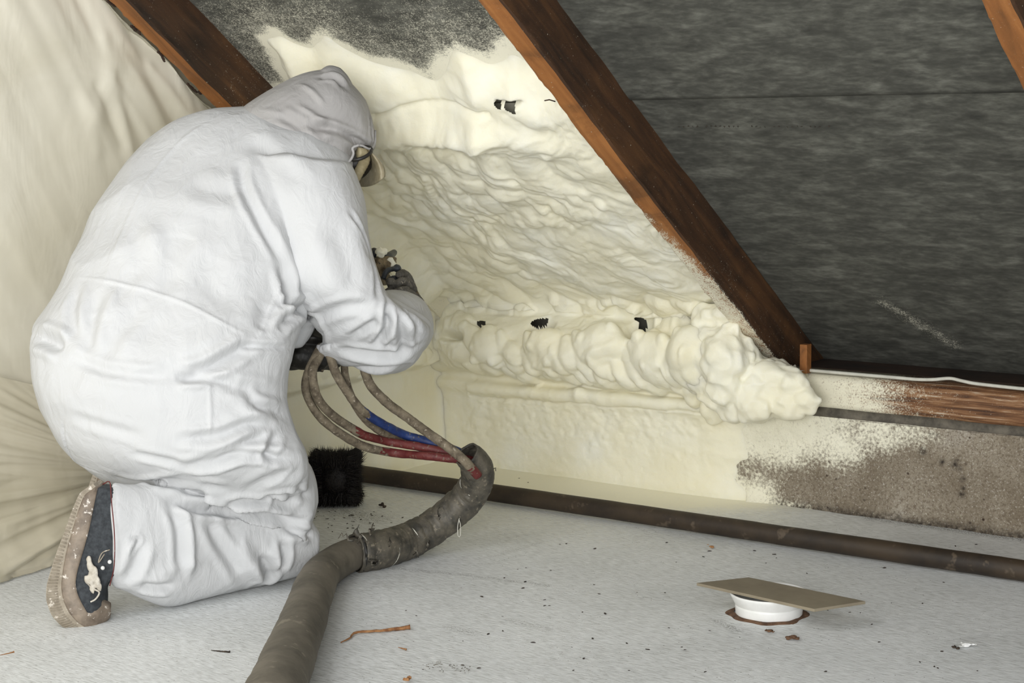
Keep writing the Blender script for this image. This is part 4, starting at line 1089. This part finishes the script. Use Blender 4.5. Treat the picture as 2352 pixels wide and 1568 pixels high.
# ------------------------------------------------------------------ spray gun
def build_gun():
    r = empty('spray_gun', dep(895, 625, 4.13), 'grimy foam-crusted spray gun held in the gloved hands', 'spray gun')
    def part(n, g, m): return place(mesh_obj(n, g[0], g[1], m), r)
    b = remesh(join(ball_geo(dep(876, 610, 4.17), (.020, .03, .020), 18, 12, jitter=.3), ball_geo(dep(868, 625, 4.17), (.018, .03, .022), 18, 12, jitter=.3, seed=3), ball_geo(dep(890, 600, 4.2), (.014, .03, .012), 18, 12, jitter=.3, seed=5),
                    tube_geo([dep(862, 640, 4.15), dep(885, 640, 4.2)], .016, 14)), .002, 2)
    part('body', b, M['gun'])
    part('nozzle', join(tube_geo([dep(880, 600, 4.2), dep(905, 580, 4.42)], [.014, .008], 16), tube_geo([dep(858, 590, 4.2), dep(862, 575, 4.2)], .006, 10)), M['gunb'])
    part('handle', tube_geo([dep(900, 640, 4.13), dep(918, 690, 4.11)], [.016, .015], 16), M['gunb'])
    part('trigger_guard', join(tube_geo(catmull([dep(880, 640, 4.11), dep(888, 622, 4.12), dep(900, 618, 4.13), dep(912, 616, 4.14), dep(921, 617, 4.15)], 20), [.006]*14+[.009, .010, .009, .007, .004, .002], 10)), M['gunb'])
    part('side_plate', remesh(join(loft([(912, 625, 930, 618, 4.19, .008), (925, 660, 945, 645, 4.19, .008), (940, 690, 962, 672, 4.19, .008), (958, 712, 970, 690, 4.19, .006)], sub=3)), .002, 2), M['gun'])
    f = remesh(join(*[ball_geo(dep(x, y, D), rr, 14, 10, jitter=.3, seed=x) for x, y, D, rr in [(874, 580, 4.16, .011), (884, 576, 4.17, .008), (900, 608, 4.18, .010), (897, 600, 4.18, .009), (866, 578, 4.17, .006)]]), .0016, 2)
    part('foam_crust', f, M['foam'])
build_gun()


# ------------------------------------------------------------------ hose bundle
def dpath(pts, n): return catmull([dep(*p) for p in pts], n)
def zfix(P, r, z0=0.001):
    P = P.copy(); P[:, 2] = np.maximum(P[:, 2], z0+r); return P
def build_hose():
    root = empty('hose_bundle', fl(640, 1500), 'thick grey taped bundle of spray hoses rising off the floor beside the person', 'hose')
    def part(n, g, m, lab=None, par=None):
        o = mesh_obj(n, g[0], g[1], m)
        if par is None: place(o, root)
        else: o.parent = par
        if lab: o['label'] = lab
        return o
    # floor-lying sleeve: centre line found on the floor
    def on_floor(px, py, r): p = fl(px, py, r); return p
    cs = [(610, 1640, .050), (640, 1568, .050), (668, 1500, .047), (690, 1440, .046), (708, 1390, .044), (724, 1345, .043), (745, 1308, .041), (790, 1280, .038), (835, 1264, .037)]
    P = catmull([on_floor(x, y, r) for x, y, r in cs], 90); rr = np.interp(np.linspace(0, 1, 90), np.linspace(0, 1, len(cs)), [c[2] for c in cs])
    def fn(t, th, r): return r*(1+0.045*vn(np.cos(th)*1.3+t*9, np.sin(th)*1.3, 2)+0.02*vn(np.cos(th)*3+t*40, np.sin(th)*3, 5)+0.02*sin(t*30))
    P[:, 2] = rr*0.98+0.001
    part('sleeve', tube_geo(P, rr, 32, fn=fn), M['sleeve'], 'smooth grey foam rubber sleeve')
    # taped length: leaves the floor and curls up to an open mouth
    base = P[-1]
    t = [P[-8], on_floor(880, 1262, .036), on_floor(935, 1245, .036), (0, 0, 0)]
    D1 = (on_floor(935, 1245, .036)-CAM)@Fv
    pts = [on_floor(815, 1270, .040), on_floor(870, 1262, .039), on_floor(930, 1245, .038), dep(990, 1213, D1+.03), dep(1040, 1175, D1+.04), dep(1080, 1135, D1+.03), dep(1097, 1098, D1+.0), dep(1092, 1066, D1-.03), dep(1072, 1043, D1-.05)]
    Pt = catmull(pts, 150)
    def fn2(t, th, r):
        k = t*16; st = 0.10*(((k+th/(2*pi)*1.0) % 1)-0.5)
        return r*(1+st*0.5+0.05*vn(np.cos(th)*2+t*22, np.sin(th)*2, 1)+0.03*vn(np.cos(th)*5+t*60, np.sin(th)*5, 3))
    rt = np.interp(np.linspace(0, 1, 150), [0, .1, .5, .75, .9, 1], [.040, .039, .036, .035, .032, .027])
    Vt, Ft = tube_geo(Pt, rt, 40, caps=False, fn=fn2)
    tp = part('taped_section', (Vt, Ft), M['tape'], 'length wrapped in grimy grey tape')
    sm = tp.modifiers.new('t', 'SOLIDIFY'); sm.thickness = 0.004; sm.offset = -1
    # tape rings, flaps and wire
    g = []
    for u in (0.03, .17, .33, .43, .62, .78, .80, .92):
        i = int(u*149); T, N, B = frames(Pt); th = np.linspace(0, 2*pi, 30)
        tilt = 0.25*sin(u*40)
        ring = np.array([Pt[i]+(rt[i]*1.06)*(cos(a)*N[i]+sin(a)*B[i])+T[i]*tilt*.03*cos(a) for a in th])
        part('tie_wire', tube_geo(ring, .0012, 6), M['cable'], None, tp)
    ring = []
    i = 3; T, N, B = frames(Pt)
    part('tape_end', tube_geo(np.array([Pt[i]+rt[i]*1.02*(cos(a)*N[i]+sin(a)*B[i]) for a in np.linspace(0, 2*pi, 30)]), .004, 8), M['black'], None, tp)
    def scrap(c, L, w, d, seed):
        rnd = np.random.RandomState(seed); n = 8
        P = [c+np.array(d)*L*k/(n-1)+rnd.randn(3)*.0022*k**.5 for k in range(n)]
        V = []
        for k, p in enumerate(P):
            ww = w*(1-.6*k/n)*(1+.4*rnd.randn()); V += [p+np.array([0, 0, ww/2])+Rv*ww*.3, p-np.array([0, 0, ww/2])-Rv*ww*.3]
        o = mesh_obj('tape_scrap', V, [(2*k, 2*k+1, 2*k+3, 2*k+2) for k in range(n-1)], M['tape'])
        m = o.modifiers.new('t', 'SOLIDIFY'); m.thickness = .0014
        o.parent = tp
    for x, y, D, L, w, d, s in [(828, 1238, D1-.25, .026, .016, -Rv*.5+Uv, 1), (812, 1240, D1-.26, .032, .006, -Rv+Uv*.35, 2), (852, 1228, D1-.22, .02, .006, Uv, 3), (895, 1250, D1-.25, .012, .006, Uv, 4),
                                (985, 1240, D1-.03, .018, .010, -Uv, 5), (1120, 1080, D1-.02, .014, .004, Rv+Uv*.3, 6), (1010, 1190, D1-.04, .012, .006, Uv, 7), (850, 1290, D1-.26, .018, .010, -Uv*.5+Rv, 8), (955, 1268, D1-.1, .012, .008, -Uv, 9)]:
        scrap(dep(x, y, D), L, w, d, s)
    lp = dpath([(1055, 1190, D1), (1051, 1210, D1), (1052, 1230, D1), (1057, 1230, D1), (1058, 1208, D1), (1054, 1192, D1)], 30)
    part('wire_loop', tube_geo(lp, .0008, 6), M['cable'], None, tp)
    # individual hoses
    Da = 3.90
    def hose(pts, r, mat, color=None, n=110, seed=0., lab=None):
        P = dpath(pts, n)
        f = lambda t, th, rr: rr*(1+0.07*vn(np.cos(th)*1.5+t*30, np.sin(th)*1.5, seed)+0.03*vn(t*90+np.cos(th)*3, np.sin(th)*3, seed))
        geo = tube_geo(P, r, 16, fn=f)
        o = mesh_obj('hose', geo[0], geo[1], M['hose']); place(o, root)
        if lab: o['label'] = lab
        if color is not None:
            o.data.materials.append(M[color[0]])
            k = 16; nf = (n-1)*k; mi = np.zeros(len(o.data.polygons), np.int32)
            for i in range(n-1):
                for j in range(k):
                    c = i/(n-1)+0.03*vn(i*.35, j*.55, seed)+0.02*vn(i*.9, j*1.1, seed+4)
                    if color[1] < c < color[2]: mi[i*k+j] = 1
            o.data.polygons.foreach_set('material_index', mi)
        return o
    Dm = D1-.04
    hose([(738, 795, 3.93), (727, 815, 3.90), (710, 850, 3.88), (702, 890, 3.88), (716, 930, 3.89), (743, 965, 3.91), (789, 1000, 3.95), (840, 1026, 4.0), (906, 1040, 4.05), (983, 1047, Dm), (1046, 1054, Dm), (1090, 1064, Dm+.03)], .0095, None, ('red', .62, 2), seed=1, lab='outermost dusty hose, dark red where it enters the tape')
    hose([(745, 795, 3.94), (733, 820, 3.90), (718, 850, 3.87), (722, 890, 3.87), (735, 922, 3.88), (762, 952, 3.92), (799, 978, 3.96), (840, 1000, 4.0), (893, 1014, 4.05), (970, 1027, Dm+.02), (1034, 1040, Dm+.02), (1088, 1058, Dm+.04)], .0098, None, ('red', .50, 2), seed=2, lab='dusty hose turning red halfway')
    hose([(748, 795, 3.95), (757, 815, 3.91), (773, 859, 3.90), (799, 902, 3.92), (830, 940, 3.95), (880, 974, 4.0), (932, 999, 4.05), (983, 1014, Dm+.03), (1034, 1030, Dm+.04), (1085, 1050, Dm+.06)], .0098, None, ('blue', .42, 2), seed=3, lab='dusty hose turning bright blue halfway')
    hose([(785, 800, 3.98), (790, 830, 3.96), (793, 862, 3.95), (803, 900, 3.96), (830, 952, 3.98), (870, 988, 4.03), (915, 1010, 4.08), (960, 1024, Dm+.05), (1020, 1036, Dm+.06), (1085, 1054, Dm+.07)], .0088, None, None, seed=4)
    hose([(838, 815, 3.99), (836, 838, 3.98), (842, 865, 3.98), (858, 893, 3.98), (893, 928, 4.0), (932, 956, 4.02), (983, 994, Dm-.04), (1034, 1030, Dm-.06), (1072, 1063, Dm-.06), (1098, 1092, Dm-.035)], .0105, None, ('red', .93, 2), seed=5, lab='dusty hose crossing over the others, red tip')
    hose([(735, 850, 3.97), (745, 832, 3.98), (765, 815, 4.0), (800, 800, 4.05)], .008, None, None, n=30, seed=6)
    # black wrapped manifold against the hip
    w1 = tube_geo([dep(700, 745, 4.02), dep(712, 768, 3.98), dep(716, 795, 3.96)], [.030, .033, .030], 24)
    w2 = tube_geo([dep(640, 812, 3.98), dep(690, 815, 3.97), dep(738, 820, 3.98), (dep(775, 826, 4.02))], [.032, .036, .034, .020], 24)
    gb = remesh(join(w1, w2), .003, 4); n = vnormals(*gb); gb = (gb[0]+n*(0.003*fbm(gb[0][:, 0]*30, gb[0][:, 1]*30, gb[0][:, 2]*30, 3))[:, None], gb[1])
    part('wrapped_manifold', gb, M['black'], 'black tape-wrapped joint of the hoses')
    rg = remesh(join(loft([(893, 825, 912, 825, 4.02, .006), (890, 840, 911, 838, 4.02, .004), (886, 847, 908, 848, 4.02, .002)], sub=3)), .0018, 1)
    part('rag_end', rg, M['tape'])
build_hose()

# ------------------------------------------------------------------ broom with long pole
def build_broom():
    a, b = np.array([0.02, -0.385, .026]), np.array([2.6, -0.375, .026])
    root = empty('broom', (0.12, -0.385, 0), 'black bristle broom lying on the floor with a long dirty brown pole', 'broom')
    P = np.linspace(a, b, 160); P[:, 1] += 0.003*np.sin(P[:, 0]*3)
    fn = lambda t, th, r: r*(1+0.02*vn(t*60, np.cos(th)*2, np.sin(th)*2))
    place(mesh_obj('handle', *tube_geo(P, .0225, 28, fn=fn), M['pole']), root)
    c = dep(772, 1088, 4.62); c[2] = 0.070
    ax = unit([1, 0.1, 0]); 
    core = ball_geo(c, (.056, .050, .058), 24, 16); o = place(mesh_obj('head_block', *core, M['bristle']), root)
    # bristle tufts: tapered strands radiating from the block
    rnd = np.random.RandomState(3); V, Fc = [], []
    lo, hi = None, None
    hx, hy, hz = .058, .050, .060
    Fh = unit([Fv[0], Fv[1], 0]); Rh = unit(np.cross(Fh, [0, 0, 1.])); UP = np.array([0, 0, 1.])
    for k in range(9000):
        f = rnd.choice([0, 1, 2, 3, 4], p=[.22, .14, .24, .32, .08])
        nrm = [Rh, -Rh, UP, -Fh, -UP][f]
        q = rnd.uniform(-1, 1, 3)
        s0 = c+Rh*hx*q[0]+Fh*hy*q[1]+UP*hz*q[2]
        k1 = [hx, hx, hz, hy, hz][f]; comp = (s0-c)@nrm
        s0 = s0+nrm*(k1*.55-comp)
        clus = .10*vn(q[0]*3, q[1]*3, q[2]*3+f)
        d = unit(nrm+(rnd.randn(3)*.20)+(s0-c)/.06*.22+clus*np.array([1., .5, 1.])*2)
        L = k1*.50+abs(rnd.randn())*.004+(.010*rnd.rand() if rnd.rand() < .12 else 0)
        s = s0; e = s0+d*L; bend = rnd.randn(3)*.0025; m = (s+e)/2+bend
        e = e+bend*1.5
        if e[2] < .002: e[2] = .002
        if m[2] < .003: m[2] = .003
        if s[2] < .003: s = s.copy(); s[2] = .003
        sx = unit(np.cross(d, rnd.randn(3)))*.0009; sy = unit(np.cross(d, sx))*.0009; o0 = len(V)
        V += [s+sx, s-sx*.5+sy, s-sx*.5-sy, m+sx, m-sx*.5+sy, m-sx*.5-sy, e]
        Fc += [(o0+i, o0+(i+1) % 3, o0+3+(i+1) % 3, o0+3+i) for i in range(3)]+[(o0+3+i, o0+3+(i+1) % 3, o0+6) for i in range(3)]
    o = place(mesh_obj('bristles', V, Fc, M['bristle'], smooth=False), root); o['kind'] = 'stuff'
build_broom()

# ------------------------------------------------------------------ vent stub and board on it
def build_vent():
    top = fl(1758, 1372, .105)
    c = fl(1766, 1411, 0.0)
    root = empty('vent_pipe', c, 'short white plastic vent pipe stub sticking out of the floor', 'pipe')
    c = np.array([c[0], c[1], 0.])
    def lathe(prof, n=56, mat=None, name='', par=root, wob=0.):
        V = []
        for r, z in prof:
            th = np.linspace(0, 2*pi, n, endpoint=False); rr = r*(1+wob*vn(np.cos(th)*2+z*20, np.sin(th)*2, z*30))
            V.append(np.stack([c[0]+rr*np.cos(th), c[1]+rr*np.sin(th), np.full(n, z)], 1))
        V = np.concatenate(V); Fc = [tuple(int(x) for x in f) for f in grid_faces(len(prof), n, True)]
        o = mesh_obj(name, V, [tuple(reversed(f)) for f in Fc], mat); return place(o, root)
    lathe([(.064, -.02), (.066, .004), (.067, .018), (.0672, .022), (.064, .023), (.064, .0228)], mat=M['duct'], name='collar')
    s = lathe([(.064, .018), (.068, .024), (.072, .032), (.076, .040), (.078, .045), (.0775, .0465), (.074, .0465), (.068, .03), (.06, .018)], mat=M['duct'], name='funnel', wob=.02)
    lathe([(.064, .004), (.071, .005), (.076, .003), (.079, .0005)], mat=M['soil'], name='dirt_ring', wob=.12)
    # board: corners measured, resting on the funnel rim, slightly tilted
    cor = [(1600, 1338), (1720, 1325), (1988, 1380), (1870, 1398)]
    z = [.0545, .0545, .0530, .0530]
    T = np.array([fl(x, y, zz) for (x, y), zz in zip(cor, z)])
    nn = unit(np.cross(T[1]-T[0], T[3]-T[0])); nn = nn if nn[2] > 0 else -nn
    V = np.vstack([T, T-nn*.006])
    o = mesh_obj('fibreboard_offcut', V-T[0], [(0, 1, 2, 3), (7, 6, 5, 4), (0, 4, 5, 1), (1, 5, 6, 2), (2, 6, 7, 3), (3, 7, 4, 0)], M['mdf'], smooth=False)
    o.location = T[0]; bm = bmesh.new(); bm.from_mesh(o.data); bmesh.ops.recalc_face_normals(bm, faces=bm.faces); bm.to_mesh(o.data); bm.free()
    bevel(o, .0008, 2)
    tag(o, 'thin grey-brown rectangular board lying across the white pipe stub', 'board')
build_vent()

# ------------------------------------------------------------------ faint printing on felt and floor
def marks(parent, items, mat, lift):
    V, Fc = [], []
    for c, u, v, n in items:
        o0 = len(V); c = c+n*lift
        V += [c-u-v, c+u-v, c+u+v, c-u+v, c-u-v+n*.0004, c+u-v+n*.0004, c+u+v+n*.0004, c-u+v+n*.0004]
        Fc += [tuple(o0+q for q in f) for f in [(3, 2, 1, 0), (4, 5, 6, 7), (0, 1, 5, 4), (1, 2, 6, 5), (2, 3, 7, 6), (3, 0, 4, 7)]]
    o = mesh_obj('printed_marks', V, Fc, mat, smooth=False); o.parent = parent; o['kind'] = 'stuff'
rm = random.Random(2); it = []
low_felt = [q for q in S.objects if q.name == 'ceiling'][0]
for k in range(34):
    px = 1562+k*10.4
    if k % 9 in (5,) or rm.random() < .12: continue
    c = roof(px, 285, RD+0.0035)
    for _ in range(rm.choice((1, 2, 2, 3))):
        d = rm.uniform(-.002, .002)
        if rm.random() < .5: it.append((c+DN*d+np.array([d, 0, 0]), np.array([.0022, 0, 0]), DN*.0005, -NR))
        else: it.append((c+DN*d+np.array([d, 0, 0]), np.array([.0005, 0, 0]), DN*.0024, -NR))
marks(low_felt, it, M['crumb'], .006)
it = []
flo = [q for q in S.objects if q.name == 'floor'][0]
for gx, gy in [(985, 1532), (998, 1528), (1010, 1524), (1016, 1538), (1034, 1530), (1048, 1534), (1062, 1542), (1074, 1534)]:
    for _ in range(5):
        c = fl(gx+rm.uniform(-6, 6), gy+rm.uniform(-7, 7), .0022); a = rm.uniform(0, 3)
        it.append((c, np.array([cos(a), sin(a), 0])*rm.uniform(.001, .003), np.array([-sin(a), cos(a), 0])*.0008, np.array([0, 0, 1.])))
marks(flo, it, M['ledge'], .0008)
# bark scraps hanging from the edge of the left rafter
r1 = [q for q in S.objects if q.name == 'roof_rafter'][0]
for a in [[(246, 2), (262, 12), (275, 14)], [(300, 60), (316, 66), (322, 80)], [(306, 62), (312, 72)], [(362, 118), (372, 128), (378, 142)], [(456, 210), (462, 216)], [(430, 192), (452, 212)]]:
    P = catmull([at(x, y, (1, 0, 0), .004) for x, y in a], 12)
    o = mesh_obj('bark_scrap', *tube_geo(P, .0028, 6, fn=lambda t, th, q: q*(1+.5*vn(t*9, np.cos(th)*2, np.sin(th)))), M['dark']); o.parent = r1

# ------------------------------------------------------------------ cable, block, small debris
Pc = catmull([at(x, y, (0, 0, 1), .349) for x, y in [(1800, 858), (1860, 863), (1950, 868), (2040, 873), (2090, 876)]]+
             [at(x, y, (0, 0, 1), z) for x, y, z in [(2135, 874, .352), (2175, 871, .358), (2210, 876, .354), (2260, 883, .349), (2352, 893, .348), (2430, 902, .348)]], 120)
Pc[:, 1] = np.maximum(Pc[:, 1], 0.010)
o = mesh_obj('cable', *tube_geo(Pc, .0042, 12), M['cable']); tag(o, 'thin white cable running along the top of the timber plate', 'cable')
c = at(1850, 856, (0, 0, 1), .343)
o = mesh_obj('wooden_block', *box_geo((0, 0, .036), (.010, .012, .036)), M['raftb'], smooth=False)
o.location = c; bevel(o, .001); tag(o, 'small upright orange wooden block at the foot of the central rafter', 'wood block')

def chip(name, seed, sx, sy, sz, mat):
    g = ball_geo((0, 0, sz*.6), (sx, sy, sz), 8, 6, jitter=.5, seed=seed)
    return mesh_obj(name, g[0], g[1], mat)
protos = [chip('debris_crumb', i*3.1, .004+.0012*i, .0022+.0004*i, .0012, M['crumb']) for i in range(4)]
rnd = random.Random(21)
spots = []
for _ in range(60): spots.append((rnd.gauss(800, 60), 1175+abs(rnd.gauss(0, 34)), 0.45, 'in front of the black broom head'))
for _ in range(46): spots.append((rnd.uniform(1180, 2300), 1245+rnd.random()**1.5*200, .5, 'in front of the long brown pole'))
for _ in range(24): spots.append((rnd.uniform(900, 1560), rnd.uniform(1290, 1550), .5, 'in the foreground right of the thick hose'))
for _ in range(16): spots.append((rnd.uniform(1100, 1700), rnd.uniform(1075, 1110), .45, 'between the pole and the foamed wall'))
for _ in range(16): spots.append((rnd.uniform(1560, 2300), rnd.uniform(1400, 1560), .5, 'in the foreground near the white pipe stub'))
k = 0
pole_y = -0.385
for px, py, sc, where in spots:
    p = fl(px, py)
    if p[1] > -0.10 or abs(p[1]-pole_y) < .04 or (1590 < px < 1900 and 1320 < py < 1440): continue
    if k < 4: o = protos[k]
    else:
        o = protos[k % 4].copy(); link(o)
    o.location = (p[0], p[1], 0.001); o.rotation_euler = (0, 0, rnd.uniform(0, 6.28)); s = sc*rnd.uniform(.6, 1.7); o.scale = (s, s, s)
    tag(o, 'tiny dark crumb lying on the whitish floor '+where, 'debris', 'dark crumbs '+where); k += 1

def clump(name, pts, r, mat, label, cat, seed=0, flat=.6):
    gs = [ball_geo(fl(x, y, r*flat), (r*s, r*s, r*flat*s), 12, 8, jitter=.6, seed=seed+i*1.7) for i, (x, y, s) in enumerate(pts)]
    v, f = remesh(join(*gs), r*.18, 1); c = v.mean(0); c[2] = v[:, 2].min()
    n = vnormals(v, f); v = v+n*(r*.25*fbm(v[:, 0]*.6/r, v[:, 1]*.6/r, v[:, 2]*.6/r, 2))[:, None]
    v[:, 2] = np.maximum(v[:, 2], 0.0005)
    c[2] = v[:, 2].min()
    o = mesh_obj(name, v-c, f, mat); o.location = (c[0], c[1], 0.0025); return tag(o, label, cat)
clump('debris_clump', [(856, 1290, 1), (862, 1294, .9), (848, 1285, .8), (868, 1295, .6)], .009, M['crumb'], 'black shred of rubber on the floor just under the taped hose', 'debris', 1)
clump('debris_clump', [(985, 1246, 1), (992, 1250, .9), (978, 1247, .7)], .009, M['crumb'], 'fuzzy dark tuft on the floor under the rising taped hose', 'debris', 2)
clump('debris_clump', [(878, 1160, 1), (884, 1165, .7)], .007, M['crumb'], 'dark crumb on the floor right of the black broom head', 'debris', 3)
clump('debris_clump', [(1822, 1465, 1), (1812, 1466, .8), (1832, 1468, .7)], .007, M['soil'], 'brown tuft of dirt in front of the white pipe stub', 'debris', 4)
clump('debris_clump', [(1768, 1450, 1), (1760, 1449, .6), (1776, 1453, .6)], .005, M['soil'], 'smaller brown tuft of dirt left of the larger one by the pipe stub', 'debris', 5)
clump('debris_clump', [(2191, 1487, 1)], .0045, M['crumb'], 'black crumb left of its twin beside the white fluff', 'debris', 6)
clump('debris_clump', [(2201, 1490, 1)], .004, M['crumb'], 'black crumb touching the white fluff at lower right', 'debris', 7)
clump('fluff', [(2218, 1482, 1), (2228, 1480, .9), (2208, 1486, .6), (2240, 1482, .5)], .010, M['fluff'], 'small tuft of white fluff on the floor at lower right', 'fluff', 8, .35)
clump('debris_clump', [(934, 1562, 1), (941, 1558, .8)], .0055, M['rust'], 'brown seed husk on the floor at the bottom edge of the picture', 'debris', 9)
clump('debris_clump', [(1635, 1257, 1), (1626, 1252, .6)], .005, M['rust'], 'small brown leaf scrap below the pole, left of the board', 'debris', 10)
def stick(name, pts, r, mat, label, cat):
    P = catmull([fl(x, y, rr) for x, y, rr in pts], 50); c = P[0].copy(); c[2] = 0
    o = mesh_obj(name, *tube_geo(P-c, np.interp(np.linspace(0, 1, 50), [0, .3, .8, 1], [r*.35, r*.7, r, r*1.5]), 8, fn=lambda t, th, q: q*(1+.35*vn(t*26, np.cos(th), np.sin(th)))), mat)
    o.location = (c[0], c[1], 0.0008); return tag(o, label, cat)
stick('twig', [(783, 1476, .002), (803, 1466, .002), (815, 1454, .003), (850, 1450, .003), (885, 1448, .003), (915, 1444, .003), (942, 1441, .004)], .0030, M['rust'], 'long thin brown root lying on the floor right of the grey hose', 'twig')
stick('twig', [(914, 1487, .001), (923, 1489, .001), (933, 1492, .001)], .0013, M['rust'], 'tiny reddish needle just below the long brown root', 'twig')
stick('twig', [(485, 1494, .001), (505, 1496, .001), (528, 1498, .001)], .0016, M['crumb'], 'short dark splinter on the floor between the shoe and the hose', 'twig')
stick('twig', [(0, 1505, .001), (15, 1502, .001), (32, 1498, .001)], .0013, M['rust'], 'tiny brown splinter at the left edge of the floor', 'twig')
# splinter sticking out of the rafter edge
P = np.array([at(1275, 233, (1, 0, 0), 1.02), at(1262, 229, (1, 0, 0), 1.02), at(1251, 231, (1, 0, 0), 1.02)])
o = mesh_obj('bent_nail', *tube_geo(P-P[0], .0013, 8), M['dark']); o.location = P[0]; tag(o, 'thin bent nail sticking out of the central rafter edge over the foam', 'nail')
